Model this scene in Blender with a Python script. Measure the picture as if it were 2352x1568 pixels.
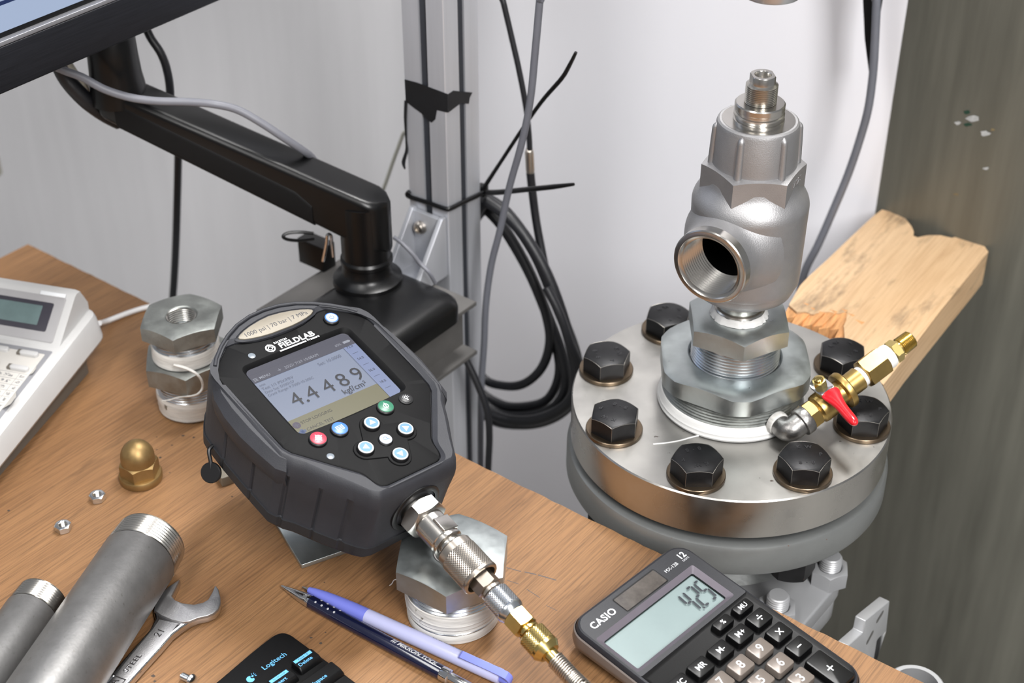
import bpy, bmesh, math, random
from mathutils import Vector, Matrix
random.seed(7)
for _o in list(bpy.data.objects):
    bpy.data.objects.remove(_o)
SC = bpy.context.scene
COL = SC.collection
S = 0.001                                   # everything below is in millimetres
R = math.radians
PI = math.pi

# ------------------------------------------------------------------ camera
CAM_H, PITCH, FPX, IW, IH = 690.0, R(34.42), 3500.0, 2352, 1568
cam = bpy.data.cameras.new('camera')
cam.sensor_width = 36.0
cam.lens = FPX / IW * 36.0
cam.clip_start = 0.02
cam.dof.use_dof = True
cam.dof.focus_distance = 0.965
cam.dof.aperture_fstop = 7.5
cam_ob = bpy.data.objects.new('camera', cam)
cam_ob.location = (0, 0, CAM_H * S)
cam_ob.rotation_euler = (PI / 2 - PITCH, 0, 0)
COL.objects.link(cam_ob)
SC.camera = cam_ob

# ------------------------------------------------------------------ world, lamps, exposure
W = bpy.data.worlds.new('world')
SC.world = W
W.use_nodes = True
W.node_tree.nodes['Background'].inputs[0].default_value = (0.94, 0.96, 1.0, 1)
W.node_tree.nodes['Background'].inputs[1].default_value = 0.27


def area(name, loc, target, sx, sy, power, col=(1, 1, 1)):
    l = bpy.data.lights.new(name, 'AREA')
    l.shape = 'RECTANGLE'
    l.size, l.size_y, l.energy, l.color = sx * S, sy * S, power, col
    o = bpy.data.objects.new(name, l)
    o.location = Vector(loc) * S
    d = (Vector(target) - Vector(loc)).normalized()
    o.rotation_euler = d.to_track_quat('-Z', 'Y').to_euler()
    COL.objects.link(o)
    return o


area('unseen_lamp', (360, 1380, 1800), (50, 800, 0), 300, 800, 58, (1.0, 0.985, 0.965))
area('unseen_lamp', (-750, -150, 1800), (-450, 1300, -100), 400, 1300, 21, (1.0, 0.985, 0.965))  # added fill lamp out of view, there to brighten the left wall
area('unseen_lamp', (750, -1100, 1900), (200, 1100, -150), 500, 1600, 86, (1.0, 0.99, 0.98))  # added front fill out of view, brightens the white wall and post side
SC.view_settings.view_transform = 'Standard'
SC.view_settings.look = 'None'
SC.view_settings.gamma = 1.0
SC.view_settings.use_curve_mapping = False
SC.view_settings.exposure = 0.0
SC.cycles.use_denoising = True
SC.cycles.use_adaptive_sampling = True
SC.cycles.adaptive_threshold = 0.025
SC.cycles.max_bounces = 6
SC.cycles.caustics_reflective = False
SC.cycles.caustics_refractive = False

# ------------------------------------------------------------------ measuring helpers


def _ray(px, py):
    a, b = (px - IW / 2) / FPX, -(py - IH / 2) / FPX
    return Vector((a, math.cos(PITCH) + b * math.sin(PITCH), -math.sin(PITCH) + b * math.cos(PITCH)))


def AZ(px, py, z=0.0):
    """point of the place at height z above the table (mm)"""
    r = _ray(px, py)
    return Vector((0, 0, CAM_H)) + r * ((z - CAM_H) / r.z)


def AY(px, py, y):
    """point of the place at depth y (mm)"""
    r = _ray(px, py)
    return Vector((0, 0, CAM_H)) + r * (y / r.y)


def AN(px, py, c):
    """point on the upright plane n.p = c parallel to the long table edge"""
    r = _ray(px, py)
    return Vector((0, 0, CAM_H)) + r * (c / (r.x * NV.x + r.y * NV.y))


UV = Vector((0.7945, -0.6072, 0))           # along the long table edge
NV = Vector((0.6072, 0.7945, 0))            # from that edge towards the wall
EDGE = 661.5                                # n.p of the table edge


def frame(o, X, Z):
    X = Vector(X).normalized()
    Z = Vector(Z)
    Z = (Z - X * Z.dot(X)).normalized()
    Y = Z.cross(X)
    m = Matrix((X, Y, Z)).transposed().to_4x4()
    m.translation = Vector(o)
    return m


def axis(o, d, roll=0.0):
    """matrix whose Z runs along d from o"""
    d = Vector(d).normalized()
    m = d.to_track_quat('Z', 'Y').to_matrix().to_4x4()
    m = m @ Matrix.Rotation(roll, 4, 'Z')
    m.translation = Vector(o)
    return m


def T(x=0, y=0, z=0):
    return Matrix.Translation((x, y, z))


def RZ(a):
    return Matrix.Rotation(R(a), 4, 'Z')


def RX(a):
    return Matrix.Rotation(R(a), 4, 'X')


def RY(a):
    return Matrix.Rotation(R(a), 4, 'Y')


# ------------------------------------------------------------------ materials
def lin(c):
    def f(v):
        v /= 255.0
        return v / 12.92 if v <= 0.04045 else ((v + 0.055) / 1.055) ** 2.4
    return tuple(f(v) for v in c)


def _tex(nt, stretch=(1, 1, 1), rot=(0, 0, 0)):
    tc = nt.nodes.new('ShaderNodeTexCoord')
    mp = nt.nodes.new('ShaderNodeMapping')
    mp.inputs['Scale'].default_value = stretch
    mp.inputs['Rotation'].default_value = rot
    nt.links.new(tc.outputs['Object'], mp.inputs['Vector'])
    return mp.outputs['Vector']


def MAT(name, col, metal=0.0, rough=0.5, var=0.0, vscale=60, stretch=(1, 1, 1), bump=0.0, bscale=400,
        rvar=0.0, coat=0.0, emit=None, estr=0.0, spec=0.5, rust=None, bstretch=None, detail=4, alpha=1.0, trans=0.0):
    m = bpy.data.materials.new(name)
    m.use_nodes = True
    nt = m.node_tree
    b = nt.nodes['Principled BSDF']
    c = lin(col)
    b.inputs['Base Color'].default_value = (*c, 1)
    b.inputs['Metallic'].default_value = metal
    b.inputs['Roughness'].default_value = rough
    b.inputs['Specular IOR Level'].default_value = spec
    b.inputs['Coat Weight'].default_value = coat
    b.inputs['Alpha'].default_value = alpha
    b.inputs['Transmission Weight'].default_value = trans
    if emit:
        b.inputs['Emission Color'].default_value = (*lin(emit), 1)
        b.inputs['Emission Strength'].default_value = estr
    if var or rvar or rust:
        v = _tex(nt, stretch)
        n = nt.nodes.new('ShaderNodeTexNoise')
        n.inputs['Scale'].default_value = vscale
        n.inputs['Detail'].default_value = detail
        n.inputs['Roughness'].default_value = 0.6
        nt.links.new(v, n.inputs['Vector'])
        out = None
        if var:
            r = nt.nodes.new('ShaderNodeValToRGB')
            r.color_ramp.elements[0].position = 0.28
            r.color_ramp.elements[1].position = 0.72
            r.color_ramp.elements[0].color = (*[max(0, x * (1 - var)) for x in c], 1)
            r.color_ramp.elements[1].color = (*[min(1, x * (1 + var)) for x in c], 1)
            nt.links.new(n.outputs['Fac'], r.inputs['Fac'])
            out = r.outputs['Color']
        if rust:
            rc, rs, thr = rust
            n2 = nt.nodes.new('ShaderNodeTexNoise')
            n2.inputs['Scale'].default_value = rs
            n2.inputs['Detail'].default_value = 5
            nt.links.new(_tex(nt), n2.inputs['Vector'])
            r2 = nt.nodes.new('ShaderNodeValToRGB')
            r2.color_ramp.elements[0].position = thr
            r2.color_ramp.elements[1].position = thr + 0.03
            nt.links.new(n2.outputs['Fac'], r2.inputs['Fac'])
            mx = nt.nodes.new('ShaderNodeMix')
            mx.data_type = 'RGBA'
            nt.links.new(r2.outputs['Color'], mx.inputs['Factor'])
            if out:
                nt.links.new(out, mx.inputs['A'])
            else:
                mx.inputs['A'].default_value = (*c, 1)
            mx.inputs['B'].default_value = (*lin(rc), 1)
            out = mx.outputs['Result']
        if out:
            nt.links.new(out, b.inputs['Base Color'])
        if rvar:
            mr = nt.nodes.new('ShaderNodeMapRange')
            mr.inputs['From Min'].default_value = 0.25
            mr.inputs['From Max'].default_value = 0.75
            mr.inputs['To Min'].default_value = max(0.03, rough - rvar)
            mr.inputs['To Max'].default_value = min(1, rough + rvar)
            nt.links.new(n.outputs['Fac'], mr.inputs['Value'])
            nt.links.new(mr.outputs['Result'], b.inputs['Roughness'])
    if bump:
        v = _tex(nt, bstretch or stretch)
        n = nt.nodes.new('ShaderNodeTexNoise')
        n.inputs['Scale'].default_value = bscale
        n.inputs['Detail'].default_value = 3
        nt.links.new(v, n.inputs['Vector'])
        bp = nt.nodes.new('ShaderNodeBump')
        bp.inputs['Strength'].default_value = bump
        bp.inputs['Distance'].default_value = 0.001
        nt.links.new(n.outputs['Fac'], bp.inputs['Height'])
        nt.links.new(bp.outputs['Normal'], b.inputs['Normal'])
    return m


def wood(name, light, mid, dark, ang, across=42.0, along=2.2, rough=0.55, streak=0.45, patch=0.35, bump=0.25, mould=None):
    """straight-grained wood; ang = grain direction in the object's XY plane"""
    m = bpy.data.materials.new(name)
    m.use_nodes = True
    nt = m.node_tree
    L = nt.links.new
    b = nt.nodes['Principled BSDF']
    tc = nt.nodes.new('ShaderNodeTexCoord')
    mp = nt.nodes.new('ShaderNodeMapping')
    mp.vector_type = 'TEXTURE'
    mp.inputs['Rotation'].default_value = (0, 0, R(ang))
    L(tc.outputs['Object'], mp.inputs['Vector'])

    def noise(sx, sy, scale, det, rgh=0.6):
        q = nt.nodes.new('ShaderNodeMapping')
        q.inputs['Scale'].default_value = (sx, sy, sy)
        L(mp.outputs['Vector'], q.inputs['Vector'])
        n = nt.nodes.new('ShaderNodeTexNoise')
        n.inputs['Scale'].default_value = scale
        n.inputs['Detail'].default_value = det
        n.inputs['Roughness'].default_value = rgh
        L(q.outputs['Vector'], n.inputs['Vector'])
        return n.outputs['Fac']

    def ramp(fac, stops):
        r = nt.nodes.new('ShaderNodeValToRGB')
        while len(r.color_ramp.elements) < len(stops):
            r.color_ramp.elements.new(0.5)
        for e, (p, c) in zip(r.color_ramp.elements, stops):
            e.position = p
            e.color = (*c, 1) if len(c) == 3 else c
        L(fac, r.inputs['Fac'])
        return r.outputs['Color']

    def mix(fac, a, bb, mode='MIX'):
        x = nt.nodes.new('ShaderNodeMix')
        x.data_type = 'RGBA'
        x.blend_type = mode
        if isinstance(fac, float):
            x.inputs['Factor'].default_value = fac
        else:
            L(fac, x.inputs['Factor'])
        L(a, x.inputs['A'])
        if isinstance(bb, tuple):
            x.inputs['B'].default_value = (*bb, 1)
        else:
            L(bb, x.inputs['B'])
        return x.outputs['Result']
    big = noise(along * 0.8, across * 0.16, 1.0, 4)
    col = ramp(big, [(0.30, lin(mid)), (0.55, lin(light)), (0.72, lin(mid))])
    fine = noise(along * 2.0, across * 3.2, 4.0, 6, 0.7)
    g = ramp(fine, [(0.36, (0, 0, 0)), (0.56, (1, 1, 1))])
    inv = nt.nodes.new('ShaderNodeMath')
    inv.operation = 'SUBTRACT'
    inv.inputs[0].default_value = 1.0
    L(g, inv.inputs[1])
    sc1 = nt.nodes.new('ShaderNodeMath')
    sc1.operation = 'MULTIPLY'
    sc1.inputs[1].default_value = streak
    L(inv.outputs[0], sc1.inputs[0])
    col = mix(sc1.outputs[0], col, lin(dark))
    st = noise(along * 3.2, across * 0.9, 1.5, 5, 0.65)
    s2 = ramp(st, [(0.60, (0, 0, 0)), (0.72, (1, 1, 1))])
    sc2 = nt.nodes.new('ShaderNodeMath')
    sc2.operation = 'MULTIPLY'
    sc2.inputs[1].default_value = patch
    L(s2, sc2.inputs[0])
    col = mix(sc2.outputs[0], col, lin(dark))
    if mould:
        ms = ramp(noise(7, 24, 1.0, 5, 0.7), [(0.54, (0, 0, 0)), (0.70, (0.8, 0.8, 0.8))])
        col = mix(ms, col, lin(mould))
    L(col, b.inputs['Base Color'])
    b.inputs['Roughness'].default_value = rough
    bp = nt.nodes.new('ShaderNodeBump')
    bp.inputs['Strength'].default_value = bump
    bp.inputs['Distance'].default_value = 0.0006
    L(fine, bp.inputs['Height'])
    L(bp.outputs['Normal'], b.inputs['Normal'])
    return m


M = {}
M['ply'] = wood('plywood_face', (148, 109, 72), (123, 86, 54), (52, 34, 21), 52.6, across=60, streak=0.5, patch=0.55)
M['plyedge'] = wood('plywood_edge', (196, 152, 106), (170, 124, 80), (110, 70, 40), 52.6, across=120, along=30, patch=0.2)
M['pine'] = wood('pine_plank', (216, 184, 146), (200, 164, 122), (150, 108, 70), 0, across=26, along=1.6, streak=0.35, patch=0.3, mould=(86, 74, 60))
M['dirt'] = MAT('grey_dirt', (96, 82, 66), rough=0.9, var=0.3)
M['endgrain'] = MAT('splintered_wood', (206, 150, 98), rough=0.8, var=0.35, vscale=60, stretch=(1, 6, 1), bump=0.6, bscale=300)
M['wallL'] = MAT('white_laminate', (240, 239, 242), rough=0.55, var=0.035, vscale=6, stretch=(5, 5, 0.5), spec=0.3)
M['wallR'] = MAT('white_board', (244, 243, 248), rough=0.45, var=0.015, vscale=4, spec=0.3)
M['floor'] = MAT('concrete_floor', (176, 175, 172), rough=0.7, var=0.15, vscale=5)
M['wallB'] = MAT('workshop_wall', (150, 150, 150), rough=0.8, var=0.1, vscale=3)
M['column'] = MAT('brushed_grey_sheet', (108, 107, 98), metal=0.3, rough=0.42, var=0.22, vscale=7, stretch=(8, 8, 0.6), spec=0.4, rvar=0.08, detail=6)
M['galv'] = MAT('galvanized_steel', (176, 182, 182), metal=0.92, rough=0.36, var=0.12, vscale=60, rvar=0.10, bump=0.04, bscale=250)
M['galv2'] = MAT('galvanized_forging', (150, 153, 150), metal=0.88, rough=0.46, var=0.2, vscale=90, rvar=0.1, bump=0.12, bscale=500)
M['zinc'] = MAT('bright_zinc', (214, 218, 222), metal=1, rough=0.22, var=0.06, vscale=80)
M['machined'] = MAT('machined_steel', (186, 183, 178), metal=1, rough=0.30, var=0.07, vscale=40, rvar=0.08)
M['flangetop'] = MAT('faced_steel', (182, 180, 176), metal=0.95, rough=0.42, var=0.09, vscale=30, rvar=0.08, rust=((104, 96, 90), 150, 0.70))
M['stainless'] = MAT('stainless_steel', (196, 193, 188), metal=1, rough=0.24, var=0.05, vscale=60)
M['stainthr'] = MAT('stainless_thread', (196, 193, 187), metal=1, rough=0.24)
M['cast'] = MAT('blasted_casting', (172, 171, 172), metal=0.9, rough=0.50, var=0.06, vscale=70, bump=0.16, bscale=1400)
M['castdark'] = MAT('grey_cast_fitting', (140, 138, 136), metal=0.95, rough=0.36, var=0.2, vscale=90, bump=0.2, bscale=500)
M['blackox'] = MAT('black_oxide_steel', (27, 27, 29), metal=0.45, rough=0.42, var=0.35, vscale=120, bump=0.06, bscale=500, rust=((84, 56, 44), 55, 0.67), spec=0.5)
M['washer'] = MAT('bronzed_washer', (112, 98, 82), metal=0.95, rough=0.33, var=0.15, vscale=90)
M['stamp'] = MAT('stamped_black_steel', (66, 66, 68), metal=0.7, rough=0.4)  # letters lighter than the bolt, painting in the light their edges catch
M['worn'] = MAT('worn_edge_steel', (150, 146, 140), metal=0.9, rough=0.35)
M['greypaint'] = MAT('silver_grey_paint', (128, 130, 129), metal=0.45, rough=0.42, var=0.08, vscale=30, bump=0.12, bscale=260, rust=((118, 70, 44), 120, 0.715))
M['silverpaint'] = MAT('silver_paint', (188, 189, 191), metal=0.45, rough=0.42, var=0.05, vscale=30, bump=0.05, bscale=200)
M['gasket'] = MAT('black_gasket', (16, 16, 17), rough=0.7, var=0.2)
M['brass'] = MAT('brass', (204, 166, 76), metal=1, rough=0.27, var=0.12, vscale=70)
M['brassold'] = MAT('dull_brass', (152, 126, 84), metal=0.85, rough=0.48, var=0.16, vscale=90, rvar=0.06)
M['brassmid'] = MAT('yellow_brass', (178, 150, 92), metal=0.95, rough=0.34, var=0.14, vscale=70)
M['brassbright'] = MAT('bright_brass', (214, 190, 122), metal=1, rough=0.22, var=0.08, vscale=90)
M['nickel'] = MAT('nickel_plate', (192, 184, 174), metal=1, rough=0.3, var=0.06, vscale=80)
M['ptfe'] = MAT('white_thread_tape', (240, 239, 236), rough=0.55, var=0.06, vscale=90, stretch=(1, 1, 12), bump=0.15, bscale=260)
M['ptfeold'] = MAT('stained_thread_tape', (214, 212, 207), rough=0.6, var=0.22, vscale=60, stretch=(1, 1, 14), bump=0.2, bscale=200, rust=((110, 104, 90), 80, 0.69))
M['red'] = MAT('red_vinyl', (206, 30, 40), rough=0.2, coat=0.5, var=0.04)
M['pipe'] = MAT('grey_pipe', (132, 131, 130), metal=0.82, rough=0.44, var=0.13, vscale=90, bump=0.07, bscale=500, rust=((120, 118, 116), 420, 0.66))
M['chrome'] = MAT('chrome', (214, 214, 216), metal=1, rough=0.12, var=0.04)
M['satin'] = MAT('satin_chrome', (164, 163, 164), metal=0.95, rough=0.42, var=0.06, vscale=200, bump=0.12, bscale=900)
M['boot'] = MAT('grey_rubber_boot', (43, 44, 49), rough=0.58, var=0.10, vscale=60, bump=0.12, bscale=1400, spec=0.45)
M['bootlow'] = MAT('dark_rubber_boot', (37, 38, 41), rough=0.6, var=0.10, vscale=60, bump=0.12, bscale=1400, spec=0.45)
M['panel'] = MAT('black_membrane', (12, 12, 13), rough=0.6, var=0.15, vscale=500, bump=0.05, bscale=1600, spec=0.15)
M['keybase'] = MAT('black_rubber', (15, 15, 17), rough=0.42, var=0.1)
M['plateinfo'] = MAT('champagne_label', (132, 125, 112), metal=0.1, rough=0.5, var=0.04)
M['white'] = MAT('white_print', (236, 238, 242), rough=0.5, var=0.02)
M['blueb'] = MAT('blue_button', (66, 116, 208), rough=0.35, var=0.03)
M['whiteb'] = MAT('pale_button', (214, 222, 240), rough=0.35, var=0.02)
M['greenb'] = MAT('green_button', (42, 108, 82), rough=0.35, var=0.05)
M['redb'] = MAT('red_button', (206, 52, 72), rough=0.35, var=0.05)
M['led'] = MAT('grey_lens', (112, 120, 128), rough=0.3, var=0.06)
M['blackp'] = MAT('black_plastic', (8, 8, 9), rough=0.32, var=0.12, vscale=90, spec=0.4)
M['blackm'] = MAT('black_matte', (14, 14, 15), rough=0.6, var=0.15, vscale=300, spec=0.25)
M['cable'] = MAT('black_cable', (22, 23, 27), rough=0.45, var=0.2, vscale=600, bump=0.1, bscale=900)
M['greycable'] = MAT('grey_cable', (116, 117, 124), rough=0.45, var=0.05)
M['greycabled'] = MAT('dark_grey_cable', (104, 106, 114), rough=0.5, var=0.06)
M['whitecable'] = MAT('white_cable', (230, 230, 230), rough=0.45, var=0.03)
M['alu'] = MAT('anodised_aluminium', (204, 206, 212), metal=0.6, rough=0.45, var=0.05, vscale=12, stretch=(10, 10, 0.4))
M['slotshade'] = MAT('slot_shade_grey', (70, 73, 80), metal=0.6, rough=0.5, var=0.05)  # darker grey puts the shade inside the post slots into colour
M['steelplate'] = MAT('grey_steel_plate', (112, 110, 108), metal=0.55, rough=0.5, var=0.12, vscale=30)
M['tapeb'] = MAT('black_vinyl_tape', (17, 18, 21), rough=0.5, var=0.2, vscale=80, bump=0.15, bscale=120)
M['calcblk'] = MAT('calculator_charcoal', (38, 39, 44), rough=0.42, var=0.14, vscale=700, bump=0.05, bscale=1500)
M['calcface'] = MAT('calculator_black', (13, 13, 14), rough=0.48, spec=0.3, var=0.2, vscale=700, bump=0.05, bscale=1500)
M['calctaupe'] = MAT('calculator_taupe', (118, 109, 104), rough=0.38, var=0.04, metal=0.15)
M['keyblk'] = MAT('key_black', (9, 9, 10), rough=0.36, spec=0.35, var=0.1)
M['keytaupe'] = MAT('key_taupe', (114, 105, 98), rough=0.34, var=0.04, metal=0.15)
M['lcd'] = MAT('lcd_green_grey', (134, 150, 150), rough=0.28, var=0.03, vscale=60)
M['lcdink'] = MAT('lcd_ink', (38, 44, 52), rough=0.4, var=0.05)
M['bezelgrey'] = MAT('mauve_bezel', (104, 98, 106), rough=0.4, var=0.06, metal=0.2)
M['solar'] = MAT('solar_cell', (82, 77, 73), rough=0.2, var=0.45, vscale=55, coat=0.4)
M['phone'] = MAT('ivory_white_plastic', (192, 191, 190), rough=0.42, var=0.02)
M['phonegrey'] = MAT('phone_grey_print', (140, 140, 144), rough=0.5, var=0.03)
M['phonepanel'] = MAT('phone_pale_grey', (162, 160, 161), rough=0.45, var=0.03)
M['phonebase'] = MAT('phone_base_grey', (104, 98, 90), rough=0.6, var=0.05)
M['phoneframe'] = MAT('phone_lcd_frame', (58, 56, 64), rough=0.35, var=0.06)
M['phonelcd'] = MAT('phone_lcd', (98, 116, 116), rough=0.3, var=0.14, vscale=60)
M['paper'] = MAT('paper_strip', (202, 198, 192), rough=0.7, var=0.03)
M['kbd'] = MAT('keyboard_black', (9, 9, 10), rough=0.5, spec=0.25, var=0.2, vscale=800, bump=0.05, bscale=1500)
M['cyan'] = MAT('pale_blue_print', (100, 176, 226), rough=0.5, var=0.02)
M['pennavy'] = MAT('navy_lacquer', (16, 20, 46), rough=0.18, coat=0.6, var=0.1)
M['penblue'] = MAT('periwinkle_grip', (112, 120, 206), rough=0.35, var=0.03)
M['penlav'] = MAT('lavender_barrel', (182, 184, 220), rough=0.3, var=0.02, coat=0.2)
M['penclip'] = MAT('periwinkle_clip', (132, 142, 232), rough=0.3, var=0.02)
M['silverprint'] = MAT('silver_print', (196, 196, 200), rough=0.4, metal=0.3, var=0.02)
M['darkprint'] = MAT('dark_print', (40, 42, 52), rough=0.5, var=0.02)
M['monbez'] = MAT('brushed_black_bezel', (30, 31, 36), metal=0.4, rough=0.38, var=0.35, vscale=60, stretch=(0.6, 30, 30))
M['monstrip'] = MAT('grey_bezel_edge', (128, 128, 132), metal=0.4, rough=0.35, var=0.04)
M['rodsteel'] = MAT('polished_rod', (196, 197, 200), metal=0.9, rough=0.32, var=0.04)


def EM(name, col, strength):
    return MAT(name, (8, 8, 10), rough=0.22, emit=col, estr=strength, var=0.01)


M['scr'] = EM('display_pale_blue', (168, 180, 208), 0.62)
M['scrcol'] = EM('display_lavender', (160, 176, 222), 0.62)
M['scrolive'] = EM('display_olive', (158, 152, 112), 0.56)
M['scrhdr'] = EM('display_header', (98, 98, 116), 0.55)
M['scrink'] = EM('display_ink', (44, 47, 60), 0.4)
M['scrdim'] = EM('display_dim_ink', (112, 118, 140), 0.56)
M['scrlight'] = EM('display_light_ink', (196, 200, 214), 0.6)
M['scrpurple'] = EM('display_purple', (96, 78, 112), 0.5)
M['scrblue'] = EM('display_blue', (88, 112, 170), 0.55)
M['mscr'] = EM('monitor_pale', (168, 184, 212), 0.95)
M['mscr2'] = EM('monitor_light', (186, 196, 212), 0.95)
M['mscrnavy'] = EM('monitor_navy', (38, 62, 118), 0.55)


# ------------------------------------------------------------------ mesh builder
class B:
    def __init__(self):
        self.v, self.f, self.m = [], [], []

    def add(self, vs, fs, X=None, mi=0):
        n = len(self.v)
        if X is not None:
            vs = [X @ Vector(p) for p in vs]
        self.v.extend([tuple(p) for p in vs])
        for q in fs:
            self.f.append(tuple(i + n for i in q))
            self.m.append(mi)
        return self

    def rings(self, rs, X=None, mi=0, cap0=True, cap1=True, closed=True):
        k = len(rs[0])
        vs = [p for r in rs for p in r]
        fs = []
        for a in range(len(rs) - 1):
            for i in range(k if closed else k - 1):
                j = (i + 1) % k
                fs.append((a * k + i, a * k + j, (a + 1) * k + j, (a + 1) * k + i))
        if cap0:
            fs.append(tuple(range(k - 1, -1, -1)))
        if cap1:
            fs.append(tuple(range((len(rs) - 1) * k, len(rs) * k)))
        return self.add(vs, fs, X, mi)

    def lathe(self, prof, n=48, X=None, mi=0, cap0=True, cap1=True):
        cs = [(math.cos(2 * PI * i / n), math.sin(2 * PI * i / n)) for i in range(n)]
        return self.rings([[(r * c, r * s, z) for c, s in cs] for r, z in prof], X, mi, cap0 and prof[0][0] > 1e-6, cap1 and prof[-1][0] > 1e-6)

    def ring(self, prof, n=48, X=None, mi=0):
        """closed profile turned about Z (a tube or ring)"""
        return self.lathe(prof + [prof[0]], n, X, mi, False, False)

    def slab(self, pts, z0, z1, bev=0.0, X=None, mi=0, seg=3, both=False):
        """extruded outline with rounded upper (and lower) rim"""
        rs = []
        if both and bev:
            for k in range(seg, -1, -1):
                a = PI / 2 * k / seg
                rs.append([(x, y, z0 + bev - bev * math.sin(a)) for x, y in offs(pts, -bev * (1 - math.cos(a)))])
        else:
            rs.append([(x, y, z0) for x, y in pts])
        if bev:
            for k in range(seg + 1):
                a = PI / 2 * k / seg
                rs.append([(x, y, z1 - bev + bev * math.sin(a)) for x, y in offs(pts, -bev * (1 - math.cos(a)))])
        else:
            rs.append([(x, y, z1) for x, y in pts])
        return self.rings(rs, X, mi)

    def box(self, c, s, bev=0.0, X=None, mi=0):
        x, y, z = s[0] / 2, s[1] / 2, s[2] / 2
        if not bev:
            vs = [(c[0] + a * x, c[1] + b * y, c[2] + d * z) for d in (-1, 1) for a, b in ((-1, -1), (1, -1), (1, 1), (-1, 1))]
            return self.add(vs, [(3, 2, 1, 0), (4, 5, 6, 7), (0, 1, 5, 4), (1, 2, 6, 5), (2, 3, 7, 6), (3, 0, 4, 7)], X, mi)
        p = [(c[0] + a, c[1] + b) for a, b in rrect(2 * x, 2 * y, bev, 3)]
        return self.slab(p, c[2] - z, c[2] + z, bev, X, mi, both=True)

    def tube(self, pts, r, n=10, X=None, mi=0, sub=6, smooth=True):
        P = [Vector(p) for p in pts]
        rr = list(r) if isinstance(r, (list, tuple)) else [r] * len(P)
        if smooth and len(P) > 2:
            Q, q = [], []
            for i in range(len(P) - 1):
                p0, p1, p2, p3 = P[max(i - 1, 0)], P[i], P[i + 1], P[min(i + 2, len(P) - 1)]
                for k in range(sub):
                    t = k / sub
                    Q.append(0.5 * ((2 * p1) + (p2 - p0) * t + (2 * p0 - 5 * p1 + 4 * p2 - p3) * t * t + (3 * p1 - p0 - 3 * p2 + p3) * t ** 3))
                    q.append(rr[i] * (1 - t) + rr[i + 1] * t)
            Q.append(P[-1])
            q.append(rr[-1])
            P, rr = Q, q
        rs, up = [], None
        for i, p in enumerate(P):
            d = (P[min(i + 1, len(P) - 1)] - P[max(i - 1, 0)]).normalized()
            if up is None:
                up = d.orthogonal().normalized()
            up = (up - d * up.dot(d)).normalized()
            w = d.cross(up)
            rs.append([p + (up * math.cos(2 * PI * k / n) + w * math.sin(2 * PI * k / n)) * rr[i] for k in range(n)])
        return self.rings(rs, X, mi)

    def hexa(self, af, z0, z1, X=None, mi=0, ch0=False, ch1=True, bore=0.0, rim=0.94, ang=30.0, trunc=None, zb=None, sides=6, phase=0.0):
        """hexagon with the turned chamfers of a nut; bore leaves a hole"""
        k, per = 8, []
        for i in range(sides):
            a0 = 2 * PI * i / sides + phase
            a1 = 2 * PI * (i + 1) / sides + phase
            rc = af / 2 / math.cos(PI / sides)
            p0, p1 = Vector((rc * math.cos(a0), rc * math.sin(a0))), Vector((rc * math.cos(a1), rc * math.sin(a1)))
            for j in range(k):
                p = p0.lerp(p1, j / k)
                per.append(p)
        if trunc:
            per = [p if p.length <= trunc else p * (trunc / p.length) for p in per]
        ri = af / 2 * rim
        t = math.tan(R(ang))
        rs = []
        if bore:
            rs.append([(p.x / p.length * bore, p.y / p.length * bore, (zb if zb is not None else z0)) for p in per])
            if zb is None:
                pass
        if ch0:
            rs.append([(p.x / p.length * ri, p.y / p.length * ri, z0) for p in per])
            rs.append([(p.x, p.y, z0 + max(0, p.length - ri) * t) for p in per])
        else:
            rs.append([(p.x, p.y, z0) for p in per])
        if ch1:
            rs.append([(p.x, p.y, z1 - max(0, p.length - ri) * t) for p in per])
            rs.append([(p.x / p.length * ri, p.y / p.length * ri, z1) for p in per])
        else:
            rs.append([(p.x, p.y, z1) for p in per])
        if bore:
            bc = min(1.2, bore * 0.12)
            rs.append([(p.x / p.length * (bore + bc), p.y / p.length * (bore + bc), z1) for p in per])
            rs.append([(p.x / p.length * bore, p.y / p.length * bore, z1 - bc) for p in per])
            if zb is None:
                rs.append(rs[0])
                return self.rings(rs, X, mi, False, False)
            rs = rs[1:]
            rs.append([(p.x / p.length * bore, p.y / p.length * bore, zb) for p in per])
            return self.rings(rs, X, mi, True, True)
        return self.rings(rs, X, mi)

    def knurl(self, r, z0, z1, n, rows, d=0.3, X=None, mi=0, taper=0.0):
        rs = []
        for j in range(rows + 1):
            z = z0 + (z1 - z0) * j / rows
            rs.append([((r - taper * j / rows - (d if (i + j) % 2 else 0)) * math.cos(2 * PI * i / n),
                        (r - taper * j / rows - (d if (i + j) % 2 else 0)) * math.sin(2 * PI * i / n), z) for i in range(n)])
        vs = [q for r_ in rs for q in r_]
        fs = []
        for j in range(rows):
            for i in range(n):
                A_, B_, C_, D_ = j * n + i, j * n + (i + 1) % n, (j + 1) * n + (i + 1) % n, (j + 1) * n + i
                fs += [(A_, B_, C_), (A_, C_, D_)] if (i + j) % 2 == 0 else [(A_, B_, D_), (B_, C_, D_)]
        return self.add(vs, fs, X, mi)

    def text(self, s, size, X=None, mi=0, ax='CENTER', ay='CENTER', bold=0.0, fn=None, sx=1.0, space=1.0, shear=0.0, res=3, ext=0.0):
        cu = bpy.data.curves.new('t', 'FONT')
        cu.body, cu.size, cu.align_x, cu.align_y = s, size, ax, ay
        cu.offset, cu.resolution_u, cu.space_character, cu.shear = bold, res, space, shear
        cu.extrude = ext
        o = bpy.data.objects.new('t', cu)
        me = o.to_mesh()
        vs = [(p.co.x * sx, p.co.y, p.co.z) for p in me.vertices]
        fs = [tuple(p.vertices) for p in me.polygons]
        o.to_mesh_clear()
        bpy.data.objects.remove(o)
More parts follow.
